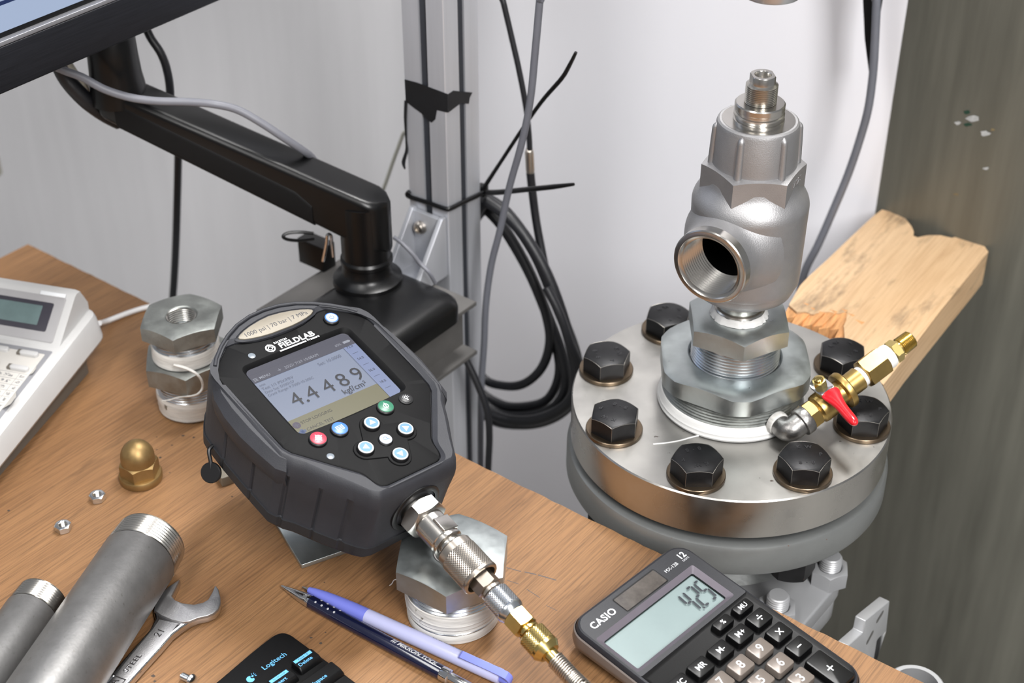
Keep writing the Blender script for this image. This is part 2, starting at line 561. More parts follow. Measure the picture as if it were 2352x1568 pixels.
        bpy.data.curves.remove(cu)
        if fn:                              # wrapped lettering: cut it fine enough to follow the curve
            bm = bmesh.new()
            bv = [bm.verts.new(p) for p in vs]
            for f_ in fs:
                try:
                    bm.faces.new([bv[i] for i in f_])
                except ValueError:
                    pass
            bmesh.ops.triangulate(bm, faces=bm.faces)
            for _ in range(2):
                bmesh.ops.subdivide_edges(bm, edges=[e for e in bm.edges if e.calc_length() > 0.6], cuts=1)
                bmesh.ops.triangulate(bm, faces=bm.faces)
            bm.verts.index_update()
            vs = [fn(*p.co) for p in bm.verts]
            fs = [tuple(v.index for v in f_.verts) for f_ in bm.faces]
            bm.free()
        return self.add(vs, fs, X, mi)

    def poly(self, pts, z=0.0, X=None, mi=0):
        return self.add([(x, y, z) for x, y in pts], [tuple(range(len(pts)))], X, mi)

    def build(self, name, mat, parent=None, X=None, sharp=32.0, kind=None):
        me = bpy.data.meshes.new(name)
        me.from_pydata([(a * S, b * S, c * S) for a, b, c in self.v], [], self.f)
        mats = mat if isinstance(mat, (list, tuple)) else [mat]
        for q in mats:
            me.materials.append(M[q] if isinstance(q, str) else q)
        me.polygons.foreach_set('material_index', self.m)
        bm = bmesh.new()
        bm.from_mesh(me)
        bmesh.ops.recalc_face_normals(bm, faces=bm.faces)
        bm.to_mesh(me)
        bm.free()
        me.polygons.foreach_set('use_smooth', [True] * len(me.polygons))
        me.set_sharp_from_angle(angle=R(sharp))
        me.update()
        return link(name, me, parent, X, kind)


def link(name, data, parent=None, X=None, kind=None):
    o = bpy.data.objects.new(name, data)
    COL.objects.link(o)
    if parent is not None:
        o.parent = parent
    if X is not None:
        X = X.copy()
        X.translation = X.translation * S
        o.matrix_local = X
    if kind:
        o['kind'] = kind
    return o


def thing(name, label, cat, X=None, group=None):
    o = link(name, None, None, X)
    o.empty_display_size = 0.02
    return tag(o, label, cat, group)


def tag(o, label, cat, group=None):
    o['label'], o['category'] = label, cat
    if group:
        o['group'] = group
    return o


def copy_tree(o, parent=None):
    c = o.copy()
    COL.objects.link(c)
    c.parent = parent
    for ch in list(o.children):
        if ch is not c:
            copy_tree(ch, c)
    return c


def offs(pts, d):
    """offset a counter-clockwise outline outwards by d"""
    n, out = len(pts), []
    for i in range(n):
        a, b, c = Vector(pts[i - 1]).to_2d(), Vector(pts[i]).to_2d(), Vector(pts[(i + 1) % n]).to_2d()
        e0, e1 = (b - a), (c - b)
        e0 = e0.normalized() if e0.length > 1e-9 else e1.normalized()
        e1 = e1.normalized() if e1.length > 1e-9 else e0
        n0, n1 = Vector((e0.y, -e0.x)), Vector((e1.y, -e1.x))
        m = n0 + n1
        if m.length < 1e-6:
            m = n0.copy()
        m.normalize()
        k = max(0.5, m.dot(n0))
        out.append((b.x + m.x * d / k, b.y + m.y * d / k))
    return out


def rrect(w, h, r, n=5, cx=0.0, cy=0.0):
    out = []
    for k, (sx, sy) in enumerate(((1, -1), (1, 1), (-1, 1), (-1, -1))):
        for i in range(n + 1):
            a = -PI / 2 + k * PI / 2 + PI / 2 * i / n
            out.append((cx + sx * (w / 2 - r) + r * math.cos(a), cy + sy * (h / 2 - r) + r * math.sin(a)))
    return out


def rpoly(pts, r, n=4):
    """round the corners of an outline"""
    out, k = [], len(pts)
    for i in range(k):
        a, b, c = Vector(pts[i - 1]), Vector(pts[i]), Vector(pts[(i + 1) % k])
        l = min(r, (a - b).length * 0.45, (c - b).length * 0.45)
        p, q = b + (a - b).normalized() * l, b + (c - b).normalized() * l
        for j in range(n + 1):
            t = j / n
            s = p.lerp(b, t).lerp(b.lerp(q, t), t)
            out.append((s.x, s.y))
    return out


def circ(r, n=32, cx=0, cy=0):
    return [(cx + r * math.cos(2 * PI * i / n), cy + r * math.sin(2 * PI * i / n)) for i in range(n)]


def thr(r, z0, z1, pitch, d, r1=None):
    """zig-zag thread profile from z0 to z1"""
    k = max(1, int(abs(z1 - z0) / pitch))
    r1 = r if r1 is None else r1
    out = []
    for i in range(k):
        t0, t1, t2 = i / k, (i + 0.5) / k, (i + 0.95) / k
        out += [(r + (r1 - r) * t0 - d, z0 + (z1 - z0) * t0), (r + (r1 - r) * t1, z0 + (z1 - z0) * (t1 - 0.08 / k)),
                (r + (r1 - r) * t1, z0 + (z1 - z0) * (t1 + 0.08 / k))]
    out.append((r1 - d, z1))
    return out


def AU(px, py, c):
    """point on the upright plane u.p = c"""
    r = _ray(px, py)
    return Vector((0, 0, CAM_H)) + r * (c / (r.x * UV.x + r.y * UV.y))


def un(u, n, z=0.0):
    """place coordinates: u along the table edge, n across it"""
    return UV * u + NV * n + Vector((0, 0, z))


UNM = frame((0, 0, 0), UV, (0, 0, 1))       # X = along table edge, Y = towards wall

# ================================================================== the setting
FLOOR = -740
WALLN = 1112
b = B()
b.box((-600, 600, FLOOR - 10), (6400, 5600, 20))
b.build('floor', 'floor', kind='structure')
c0 = AN(1016, 560, WALLN).dot(UV)
b = B()
b.box(((c0 - 3600) / 2, WALLN + 10, 130), (c0 + 3600, 20, 1740), X=UNM)
b.build('wall_left', 'wallL', kind='structure')
us = AN(2048, 250, WALLN).dot(UV)
b = B()
b.box(((c0 + us + 12) / 2, WALLN + 10, 130), (us + 12 - c0, 20, 1740), X=UNM)
b.build('wall_right', 'wallR', kind='structure')
b = B()
b.box((0, -1800, 500), (4200, 20, 2480))
b.build('wall_back', 'wallB', kind='structure')
b = B()
b.lathe([(330, FLOOR), (330, 1000)], 256, X=UNM @ T(us + 79, WALLN - 9.7 + 330, 0))
col_o = b.build('column', 'column', kind='structure')


def on_column(px, py):
    """point on the curved grey sheet"""
    r = _ray(px, py)
    c = UNM @ Vector((us + 79, WALLN - 9.7 + 330, 0))
    ox, oy = -c.x, -c.y
    A_, B_, C_ = r.x ** 2 + r.y ** 2, 2 * (ox * r.x + oy * r.y), ox * ox + oy * oy - 330.4 ** 2
    t_ = (-B_ - math.sqrt(B_ * B_ - 4 * A_ * C_)) / (2 * A_)
    return Vector((0, 0, CAM_H)) + r * t_


for mcol, spots in (((30, 64, 50), ((2220, 258, 9), (2222, 286, 9))), ((176, 178, 178), ((2235, 272, 14), (2262, 306, 12), (2200, 283, 8), (2265, 387, 7))), ((126, 112, 84), ((2280, 298, 7), (2196, 446, 6)))):
    mm = MAT('paint_mark', mcol, rough=0.6, var=0.2, vscale=200)
    for px, py, r_ in spots:
        b = B()
        ps = [on_column(px + r_ * random.uniform(0.6, 1.3) * math.cos(k * PI / 5), py + r_ * 0.55 * random.uniform(0.6, 1.2) * math.sin(k * PI / 5)) for k in range(10)]
        b.add(ps, [tuple(range(10))])
        b.build('paint_mark', mm, col_o)

# ================================================================== workbench
CU, CN = -427.4 * UV.x + 1159.4 * UV.y, EDGE
M['speck'] = MAT('dark_speck', (66, 56, 48), rough=0.8, var=0.3)
bench = thing('workbench', 'brown plywood workbench top that carries the tools and fittings', 'table')
pts, n = [], 160
rnd = random.Random(3)
for i in range(n + 1):
    pts.append((CU + 1350 * i / n, CN + rnd.uniform(-0.5, 0.35)))
pts.reverse()
for i in range(30):
    pts.append((CU + rnd.uniform(-0.4, 0.4), CN - 900 * (i + 1) / 30))
pts.append((CU + 1350, CN - 900))
pp = [(UNM @ Vector((x, y, 0))).to_2d()[:] for x, y in pts]
b = B()
b.add([(x, y, 0) for x, y in pp], [tuple(range(len(pp)))])
b.build('tabletop', 'ply', bench)
for k, (z0, z1, off) in enumerate(((-3, -0.02, 0), (-6, -3, 0.3), (-9, -6, -0.2), (-12, -9, 0.3), (-15, -12, -0.1), (-18, -15, 0))):
    q = B()
    po = offs(pp, off)
    q.rings([[(x, y, z0) for x, y in po], [(x, y, z1) for x, y in po]], cap1=k > 0)
    q.build('ply_layer', 'plyedge' if k % 2 == 0 else 'ply', bench)
for u_, n_ in ((60, 60), (1290, 60), (60, 840), (1290, 840)):
    q = B()
    q.box((CU + u_, CN - n_, (FLOOR - 18) / 2), (50, 50, -FLOOR - 18), 3, X=UNM)
    q.build('leg', 'alu', bench)
q = B()
for a, c, w in (((1163, 1303), (1197, 1312), 0.7), ((1205, 1313), (1232, 1319), 0.9), ((1236, 1320), (1278, 1332), 0.9), ((1165, 1332), (1192, 1341), 0.5), ((1210, 1353), (1240, 1372), 0.5), ((1255, 1390), (1280, 1402), 0.4)):
    p0, p1 = AZ(*a, 0.05), AZ(*c, 0.05)
    d = (p1 - p0).normalized().cross(Vector((0, 0, 1))) * w / 2
    q.add([p0 - d, p1 - d, p1 + d, p0 + d], [(0, 1, 2, 3)])
q.build('pencil_line', MAT('pencil_grey', (92, 86, 84), rough=0.7, var=0.3, vscale=400), bench)
for (px, py, r_) in ((368, 1050, 1.3), (360, 1032, 0.8), (390, 1085, 0.7), (420, 1000, 1.6), (445, 1004, 1.2), (533, 1140, 0.9), (715, 1464, 1.0), (737, 1476, 1.2), (748, 1452, 0.6), (20, 1172, 1.3), (352, 1552, 1.6), (355, 1564, 1.1), (745, 1337, 0.6), (395, 1022, 0.9), (360, 1003, 0.7)):
    q = B()
    p = AZ(px, py, 0.04)
    q.poly([(p.x + r_ * (0.6 + 0.5 * rnd.random()) * math.cos(k * PI / 4), p.y + r_ * (0.5 + 0.5 * rnd.random()) * math.sin(k * PI / 4)) for k in range(8)], p.z)
    q.build('paint_speck', 'speck', bench)

# ================================================================== pine plank behind the flange
PD = Vector((0.556, 0.831, 0))
PZ = 40
plk = thing('pine_plank', 'pale pine plank with broken ends behind the round steel flange', 'plank', frame(AZ(1810, 700, PZ), PD, (0, 0, 1)))
IP = frame(AZ(1810, 700, PZ), PD, (0, 0, 1)).inverted()


def pl(px, py, z=PZ):
    q = IP @ AZ(px, py, z)
    return (q.x, q.y)


top = [pl(*p) for p in ((1812, 700), (1830, 716), (1850, 716), (1868, 722), (1885, 716), (1905, 716), (1925, 720), (1946, 716), (1944, 735), (1938, 748), (1940, 775),
                        (1952, 800), (2029, 884), (2090, 806), (2160, 714), (2270, 578), (2262, 566), (2240, 556), (2222, 546), (2205, 541), (2186, 546), (2160, 540), (2130, 540), (2108, 545), (2098, 541),
                        (2099, 532), (2094, 520), (2080, 502), (2050, 487), (2026, 481), (2006, 496), (1950, 548), (1900, 596), (1860, 632), (1838, 655))]
b = B()
k = len(top)
bot = [(x + random.uniform(-1.5, 1.5), y + random.uniform(-1.0, 1.0)) for x, y in top]
b.add([(x, y, 0) for x, y in top], [tuple(range(k))])
b.build('board', 'pine', plk)
b = B()
b.rings([[(x, y, -31) for x, y in bot], [(x * 0.5 + u * 0.5 + random.uniform(-.6, .6), y * 0.5 + w * 0.5, -14) for (x, y), (u, w) in zip(top, bot)], [(x, y, -0.03) for x, y in top]], cap1=False)
b.build('sawn_edge', 'pine', plk)
b = B()
for i, (px, py) in enumerate(((1835, 728), (1862, 730), (1885, 730), (1905, 733), (1925, 738), (1820, 712), (1940, 760))):
    x, y = pl(px, py)
    l, w, h = random.uniform(10, 20), random.uniform(5, 9), random.uniform(5, 11)
    b.add([(x - l, y - w, -31), (x + l, y - w, -31), (x + l, y + w, -31), (x - l, y + w, -31), (x - l * .3, y - w * .5, -3), (x + l, y - w, -0.5 + h * .1), (x + l, y + w, -0.5), (x - l * .5, y + w * .6, -3 - h * .3)],
          [(0, 1, 5, 4), (1, 2, 6, 5), (2, 3, 7, 6), (3, 0, 4, 7), (4, 5, 6, 7)])
b.build('splinter', 'endgrain', plk, sharp=10)
# ================================================================== flange assembly
X0, Y0 = 154.75, 867.5
AX = T(X0, Y0, 0)
fl = thing('blind_flange', 'round stainless steel blind flange with ring of black bolts', 'flange', AX)
b = B()
b.lathe([(90, 15), (111.6, 15), (112.5, 15.9), (112.5, 46.1), (111.6, 47)], 160, cap0=True, cap1=False, mi=0)
b.lathe([(111.6, 47), (40, 47)], 160, cap0=False, cap1=True, mi=1)
b.build('disc', ['machined', 'flangetop'], fl)
HX = {0: (0, 195), 1: (-6, 0), 2: (-5, -10), 3: (20, 45), 4: (10, 80), 5: (15, 30), 6: (12, 285), 7: (20, 150)}
ph0 = -111.0
hb = B()
hb.hexa(30, 3, 16.2, rim=0.95)
hm = hb.build('bolt', 'blackox', fl)
wb = B()
wb.ring([(10.5, 0), (19.3, 0), (19.6, .4), (19.6, 2.6), (19.2, 3), (10.5, 3)], 48)
wm = wb.build('washer', 'washer', hm)
eb = B()
for i in range(6):
    a = 2 * PI * i / 6
    rc = 30 / 2 / math.cos(PI / 6)
    eb.tube([(rc * math.cos(a), rc * math.sin(a), 3.2), (rc * math.cos(a), rc * math.sin(a), 14.4)], 0.16, 5, smooth=False)
    a2 = a + PI / 3
    arc = []
    for j in range(9):
        p = Vector((rc * math.cos(a), rc * math.sin(a))).lerp(Vector((rc * math.cos(a2), rc * math.sin(a2))), j / 8)
        arc.append((p.x, p.y, 16.2 - max(0, p.length - 14.25) * math.tan(R(30)) + 0.02))
    eb.tube(arc, 0.15, 5, smooth=False)
em = eb.build('worn_edge', 'worn', hm)
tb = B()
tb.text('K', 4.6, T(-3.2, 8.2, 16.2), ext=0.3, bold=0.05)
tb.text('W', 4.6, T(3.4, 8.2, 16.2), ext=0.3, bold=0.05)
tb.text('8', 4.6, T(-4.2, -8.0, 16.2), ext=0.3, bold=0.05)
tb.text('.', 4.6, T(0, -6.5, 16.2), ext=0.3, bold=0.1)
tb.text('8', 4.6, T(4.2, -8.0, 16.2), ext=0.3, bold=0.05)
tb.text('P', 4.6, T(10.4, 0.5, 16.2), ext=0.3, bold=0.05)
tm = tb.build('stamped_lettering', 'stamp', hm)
nb = B()
nb.hexa(30, -68, -64 - 2, ch0=True, bore=10)
nb.v, nb.f, nb.m = [], [], []
nb.hexa(30, -84, -65, ch0=True, ch1=False)
nm = nb.build('nut', 'blackox', hm)
for i in range(8):
    a = R(ph0 + 45 * i)
    if i == 0:
        o = hm
    else:
        o = hm.copy()
        COL.objects.link(o)
        o.parent = fl
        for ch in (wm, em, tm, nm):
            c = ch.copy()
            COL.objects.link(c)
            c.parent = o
    o.location = (92.5 * math.cos(a) * S, 92.5 * math.sin(a) * S, 47 * S)
    o.rotation_euler = (0, 0, R(HX[i][0]))
    for ch in o.children:
        if ch.name.startswith('stamped'):
            ch.rotation_euler = (0, 0, R(HX[i][1] - HX[i][0]))
b = B()
b.tube([AX.inverted() @ AZ(*p, 47.4) for p in ((1605, 1000), (1585, 1005), (1560, 1012), (1530, 1017), (1500, 1020))], 0.55, 6)
b.build('loose_tape_strand', 'ptfe', fl)

# vessel under the flange
ves = thing('pressure_vessel', 'grey painted pressure vessel neck and valve below the steel flange', 'vessel', AX)
b = B()
b.lathe([(86, 8.2), (106, 8.2), (111, 8.6), (113.6, 7.4), (115, 4.5), (115.2, -13), (114, -15.6), (111, -17), (58, -17), (54, -22), (52, -40), (54, -52), (62, -62), (70, -68)], 160, cap0=True, cap1=False)
b.build('lower_flange', 'greypaint', ves)
b = B()
b.lathe([(96, 8.25), (96, 14.95)], 96)
b.build('gasket', 'gasket', ves)
pr = (AZ(1941, 1323, -72)).dot(UV) - X0 * UV.x - Y0 * UV.y
pf = (AZ(1942, 1314, -72)).dot(NV) - X0 * NV.x - Y0 * NV.y
PM = frame((0, 0, 0), UV, (0, 0, 1))
for nm_, z0, z1, ins in (('bonnet_plate', -88, -72, 0), ('body_plate', -108, -90, 1.5)):
    b = B()
    b.slab(rpoly([(pr - 130 + ins, pf - 122 + ins), (pr - ins, pf - 122 + ins), (pr - ins, pf - ins), (pr - 130 + ins, pf - ins)], 16, 6), z0, z1, 2.0, X=PM, both=True)
    b.build(nm_, 'silverpaint', ves)
b = B()
b.slab(rpoly([(pr - 118, pf - 110), (pr - 4, pf - 110), (pr + 14, pf - 70), (pr - 4, pf - 20), (pr - 118, pf - 10)], 20, 6), -210, -110, 6, X=PM)
b.lathe([(56, FLOOR), (56, -108)], 48)
b.build('valve_body', 'silverpaint', ves)
for px, py in ((1785, 1392), (1906, 1302)):
    p = AX.inverted() @ AZ(px, py, -60)
    st = B()
    st.hexa(24.5, -72, -58.5, X=T(p.x, p.y, 0) @ RZ(22), bore=8.2)
    o = st.build('stud_nut', 'silverpaint', ves)
    st = B()
    st.lathe([(7.2, -75)] + thr(8.0, -66, -50, 2.0, 0.7) + [(7.2, -49.5), (6.4, -48.8)], 32, X=T(p.x, p.y, 0))
    st.build('stud', 'silverpaint', o)
# upright slotted bracket
cu = AZ(1988, 1425, -70).dot(UV)
BM = Matrix.Translation(Vector((0, 0, 0)))
poly = []
for px, py in ((1988, 1425), (2044, 1379), (2036, 1450), (2015, 1469), (2008, 1512), (2000, 1560), (1920, 1560), (1948, 1483), (1982, 1453)):
    p = AU(px, py, cu)
    poly.append((p.dot(NV), p.z))
b = B()
FB = frame((0, 0, 0), NV, UV)               # X = n, Y = up?, Z = u
sgn = 1 if (FB @ Vector((0, 1, 0))).z > 0 else -1
b.slab(rpoly([(x, sgn * z) for x, z in (poly if sgn < 0 else poly)][::-1], 1.5, 3), cu - 8, cu, 0.8, X=FB, both=True)
br = b.build('slotted_bracket', 'silverpaint')
for (ax_, ay_), (bx_, by_) in (((2016, 1424), (2026, 1408)), ((1993, 1473), (2003, 1454))):
    p, q = AU(ax_, ay_, cu), AU(bx_, by_, cu)
    s_ = B()
    pts = []
    d = (q - p).normalized()
    w = Vector((0, 0, 1)).cross(UV).normalized()
    P2 = [Vector((v.dot(NV), sgn * v.z)) for v in (p, q)]
    e = (P2[1] - P2[0]).normalized()
    nn = Vector((-e.y, e.x))
    for k in range(9):
        a = -PI / 2 + PI * k / 8
        pts.append((P2[1] + (e * math.cos(a) + nn * math.sin(a)) * 2.4)[:])
    for k in range(9):
        a = PI / 2 + PI * k / 8
        pts.append((P2[0] + (e * math.cos(a) + nn * math.sin(a)) * 2.4)[:])
    s_.poly(pts, cu + 0.05, X=FB)
    s_.build('slot', 'steelplate', br)
tag(br, 'silver painted upright bracket with two slots beyond the calculator', 'bracket')
p = AZ(2105, 1572, -100)
b = B()
b.ring([(15.5, 0), (18.5, 0), (19.8, -1.2), (20, -3), (20, FLOOR + 100), (15.5, FLOOR + 100)], 48)
o = b.build('pipe_end', 'silverpaint', X=T(*p))
tag(o, 'silver painted round pipe mouth just past the table corner', 'pipe')

# large bushing
bl = thing('hex_bushing', 'large galvanized hexagon bushing screwed into the steel flange', 'bushing', AX)
b = B()
b.hexa(101, 71.4, 86, ch0=False, ch1=True, rim=0.975, ang=26, trunc=54.2, bore=31.6, zb=80, phase=R(-90 - 2))
b.build('hexagon', 'galv', bl)
b = B()
b.lathe([(48.2, 55)] + thr(49.2, 57, 71.3, 2.3, 1.5, 48.6), 96)
b.build('thread', 'galv2', bl)
b = B()
pr_ = [(49.4, 47.05), (51.6, 47.6), (52, 49), (51.4, 50.5), (51.6, 52), (50.8, 53.5), (50.6, 55.4), (49.6, 57.4), (48.5, 58)]
b.lathe(pr_, 96)
b.build('thread_tape', 'ptfe', bl)

# small bushing
bs = thing('hex_bushing', 'galvanized hexagon bushing under the relief valve, atop the larger bushing', 'bushing', AX)
b = B()
b.hexa(64, 104.4, 118.8, ch0=False, rim=0.975, ang=26, bore=18.4, zb=112, phase=R(-90 - 1))
b.build('hexagon', 'galv', bs)
b = B()
b.lathe([(29, 80.5)] + thr(30.8, 83, 104.3, 2.3, 1.5, 30.4), 96)
b.build('thread', 'zinc', bs)

# safety relief valve
sv = thing('relief_valve', 'grey cast safety relief valve with threaded side outlet on the bushings', 'valve', AX)
OZ, OPH = 183.0, R(-124)
OD = Vector((math.cos(OPH), math.sin(OPH), 0))
prof = [(17, 137), (24, 137.5), (30, 139.2), (33.5, 142), (35, 145.5), (35.6, 149), (36.6, 149.4), (37.2, 151)]
prof += [(37.2 + 0.8 * (z - 151) / 55, z) for z in [151 + 2.5 * k for k in range(1, 23)]]
prof += [(38, 207), (37.7, 209), (36.9, 211.5), (35.6, 214), (34, 216.2), (32.4, 218.2), (31, 220.2), (30, 222.4), (29.4, 225), (20, 225)]
b = B()
b.lathe(prof, 120)
keep, km = [], []
for f_, m_ in zip(b.f, b.m):
    c = sum((Vector(b.v[i]) for i in f_), Vector()) / len(f_)
    d = c - Vector((0, 0, OZ))
    h = d.dot(OD)
    if len(f_) == 4 and h > 20 and (d - OD * h).length < 21.5:
        continue
    keep.append(f_)
    km.append(m_)
b.f, b.m = keep, km
b.build('body', 'cast', sv)
b = B()
b.hexa(58.5, 213, 235.5, ch0=False, ch1=True, rim=0.93, ang=20)
b.build('hex_collar', 'cast', sv)
b = B()
b.lathe([(27.5, 233), (27.2, 236), (26.3, 262), (25.6, 264), (24.4, 264.9), (12, 265)], 96)
o = b.build('bonnet', 'cast', sv)
for i in range(6):
    a = R(60 * i)
    rb = B()
    p = Vector((math.cos(a), math.sin(a), 0))
    rb.tube([p * 27.3 + Vector((0, 0, 234)), p * 26.6 + Vector((0, 0, 255)), p * 26.2 + Vector((0, 0, 260)), p * 24.6 + Vector((0, 0, 262.5))], [2.6, 2.3, 2.2, 1.0], 12)
    rb.build('rib', 'cast', o)
b = B()
b.lathe([(23, 265.02), (16.2, 265.05), (16.2, 266), (15.2, 266.4), (15.4, 268), (16, 268.4), (16, 269.6), (15, 270.2), (15, 272), (15.8, 272.6), (15.8, 275.8), (15, 276.6), (8, 276.7)], 72)
b.build('collar', 'stainless', sv)
b = B()
b.lathe([(9, 276)] + thr(10.1, 276.5, 289, 1.25, 0.9) + [(8, 290), (6, 290)], 56)
b.build('adjusting_thread', 'stainthr', sv)
b = B()
pts = []
for k in range(48):
    a = 2 * PI * k / 48
    x, y = 8.3 * math.cos(a), 8.3 * math.sin(a)
    pts.append((max(-7.2, min(7.2, x)), y))
inner = circ(5.0, 48)
b.rings([[(x, y, 289) for x, y in pts], [(x, y, 294.4) for x, y in pts], [(x * .96, y * .96, 295) for x, y in pts], [(x * 1.08, y * 1.08, 295) for x, y in inner], [(x, y, 294.3) for x, y in inner], [(x, y, 284) for x, y in inner]], X=RZ(8), cap0=False)
b.build('spindle', 'stainless', sv)
OX = axis(Vector((0, 0, OZ)), OD)
b = B()
b.lathe([(36, 20), (33.6, 25), (31.2, 29), (29, 32.4), (27.2, 35.6), (26, 38.6), (25.3, 42), (25, 46), (25.4, 46.4)], 72, X=OX, cap0=False, cap1=False)
b.build('outlet_neck', 'cast', sv)
b = B()
b.lathe([(25.2, 46.2), (25.6, 46.6), (25.6, 53), (25.0, 53.8), (24.2, 54), (22.2, 54), (21.4, 53.2)] + thr(21.2, 52.6, 27, 2.2, 1.5, 20.4) + [(19.2, 26)], 72, X=OX, cap0=False, cap1=False)
b.build('outlet_thread', 'stainless', sv)
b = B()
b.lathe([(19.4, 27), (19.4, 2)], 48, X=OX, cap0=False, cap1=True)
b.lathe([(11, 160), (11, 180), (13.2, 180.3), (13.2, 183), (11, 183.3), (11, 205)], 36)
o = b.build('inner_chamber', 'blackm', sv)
for i in range(16):
    q = B()
    a = 2 * PI * i / 16
    q.box((12.2, 0, 190), (2.6, 2.2, 12), 0.3, X=RZ(math.degrees(a)))
    q.build('guide_rib', 'castdark', o)
b = B()
b.lathe([(15, 124), (15.6, 125), (15.6, 130), (14.8, 130.6), (14.8, 133), (17.4, 133.6), (17.4, 137.5)], 48)
b.lathe([(16.6, 118)] + thr(17.2, 119, 125, 1.6, 0.8), 48)
b.build('inlet_neck', 'stainthr', sv)
b = B()
k = 64
rs = []
rr = random.Random(5)
ja = [rr.uniform(-1, 1) for _ in range(k)]
for r_, z_ in ((17, 123.6), (18.2, 122.6), (19.2, 120.4), (19.6, 118.95), (17, 118.9)):
    rs.append([((r_ + ja[i] * 0.6 * (z_ < 122)) * math.cos(2 * PI * i / k), (r_ + ja[i] * 0.6 * (z_ < 122)) * math.sin(2 * PI * i / k), z_ + (ja[(i * 3) % k] * 0.4 if z_ > 119 else 0)) for i in range(k)])
b.rings(rs, cap0=False, cap1=False)
b.build('thread_tape', 'ptfe', sv)
b = B()
b.text('17025', 6.4, T(0, 0, 0), ext=0.35, bold=0.08)
b.build('cast_number', 'cast', sv, X=frame(Vector((29.2 * math.cos(R(-30)), 29.2 * math.sin(R(-30)), 227.5)), (-math.sin(R(-30)), math.cos(R(-30)), 0), (math.cos(R(-30)), math.sin(R(-30)), 0)))
b = B()
for z_ in (176, 184):
    b.tube([(-37.6, -2, z_ - 1.5), (-39.2, -2, z_), (-37.6, -2, z_ + 1.5)], 1.1, 8)
b.build('cast_lug', 'cast', sv)

# ------------------------------------------------------------------ drain cock
ck = thing('drain_cock', 'small brass ball valve with red lever on grey elbow, by the bushings', 'valve')
E0 = Vector((X0 + 63 * math.cos(R(-60)), Y0 + 63 * math.sin(R(-60)), 59))
RD = Vector((math.cos(R(-60)), math.sin(R(-60)), 0))
CE = AZ(2091, 779, 100)
CD = (CE - E0).normalized()
q = E0 - RD * 12
b = B()
b.tube([q - RD * 3, q, E0 - RD * 6, E0 - RD * 2.6 + CD * .6, E0 - RD * .6 + CD * 2.6, E0 + CD * 6, E0 + CD * 12], [6.4, 7.0, 7.6, 8.0, 8.1, 8.1, 8.1], 28, sub=8)
b.lathe([(8.3, 10), (10.0, 10.6), (10.2, 11.5), (10.2, 16), (9.6, 17), (6, 17)], 40, X=axis(E0, CD))
el = b.build('elbow', 'castdark', ck)
CX = axis(E0, CD)
# side of the assembly that faces up (for the lever)
upv = (Vector((0, 0, 1)) - CD * CD.z).normalized()
CXF = Matrix((upv.cross(CD) * -1, upv, CD)).transposed().to_4x4()
CXF = frame(E0, CD, upv)                    # X along the cock, Z up
b = B()
b.lathe([(6.6, -1), (8.2, 0), (8.4, 2), (8.1, 4), (6.8, 5)], 40, X=axis(q - RD * 1.5, RD))
b.build('thread_tape', 'ptfeold', ck)
b = B()
b.hexa(17.5, 15.8, 24, X=CX @ RZ(12), ch0=True)
b.lathe([(8, 24), (8.6, 25), (10.2, 26), (10.6, 28), (10.6, 36), (9.0, 38), (8.6, 44), (8.8, 46)], 48, X=CX)
b.lathe([(9, 46), (13, 46.6), (13.4, 47.6), (13.4, 50.4), (12.8, 51.2), (8, 51.4)], 48, X=CX)
b.lathe([(8.2, 51), (8.4, 62.6), (7.6, 63.2), (6, 63.2)], 48, X=CX)
b.lathe([(6.2, 0), (6.2, 13), (5, 14)], 32, X=CXF @ T(35, 0, 0))
b.build('ball_valve_body', 'brassmid', ck)
b = B()
b.lathe([(6.6, 63), (7.3, 63.3), (7.3, 66), (6.6, 66.4)], 40, X=CX)
b.lathe([(7.0, 84.3), (8.8, 84.5), (8.6, 86.5), (8.8, 88.5), (8.2, 90.6), (6.8, 90.8)], 40, X=CX)
b.build('thread_tape', 'ptfe', ck)
b = B()
b.hexa(19, 66.2, 84.5, X=CX @ RZ(12), ch0=True, rim=0.95)
b.build('hex_coupling', 'brassmid', ck)
b = B()
b.lathe([(6.6, 90), (6.6, 92)], 32, X=CX)
b.hexa(14.5, 91.4, 97.6, X=CX @ RZ(40), ch0=True)
b.lathe([(5.6, 97.4), (5.6, 99)] + thr(6.8, 99.2, 109.6, 1.15, 0.8, 6.4) + [(5.4, 110), (3.2, 110.1)], 40, X=CX)
b.lathe([(3.2, 110.1), (3.2, 100)], 24, X=CX, cap0=False)
b.build('nipple', 'brassbright', ck)
lv = B()
# lever: flat steel tab under the nut, then vinyl covered handle running across the cock
HDp = Vector((0.35, -0.94, 0))
lv.slab(rpoly([(29, -5), (41, -5), (41, 9), (35, 12), (29, 9)], 3, 4), 13.6, 15.4, 0.3, X=CXF, both=True)
lever = lv.build('lever', 'chrome', ck)
b = B()
b.hexa(8.5, 15.4, 20, X=CXF @ T(35, 4, 0) @ RZ(10), bore=2.6)
b.lathe([(2.6, 15), (2.6, 21), (1.8, 21.6)], 20, X=CXF @ T(35, 4, 0))
b.build('lever_nut', 'brassbright', lever)
b = B()
path = [(35.4, -3.2, 14.4), (35, -8, 14.0), (34, -14, 13), (32.8, -21, 12.2), (31.6, -28, 11.7), (30.7, -34.5, 11.4), (30.2, -37.6, 11.4)]
rx = [7.0, 6.6, 4.6, 3.7, 3.7, 3.5, 1.6]
rz_ = [1.8, 2.2, 2.9, 3.1, 3.1, 3.0, 1.4]
rs = []
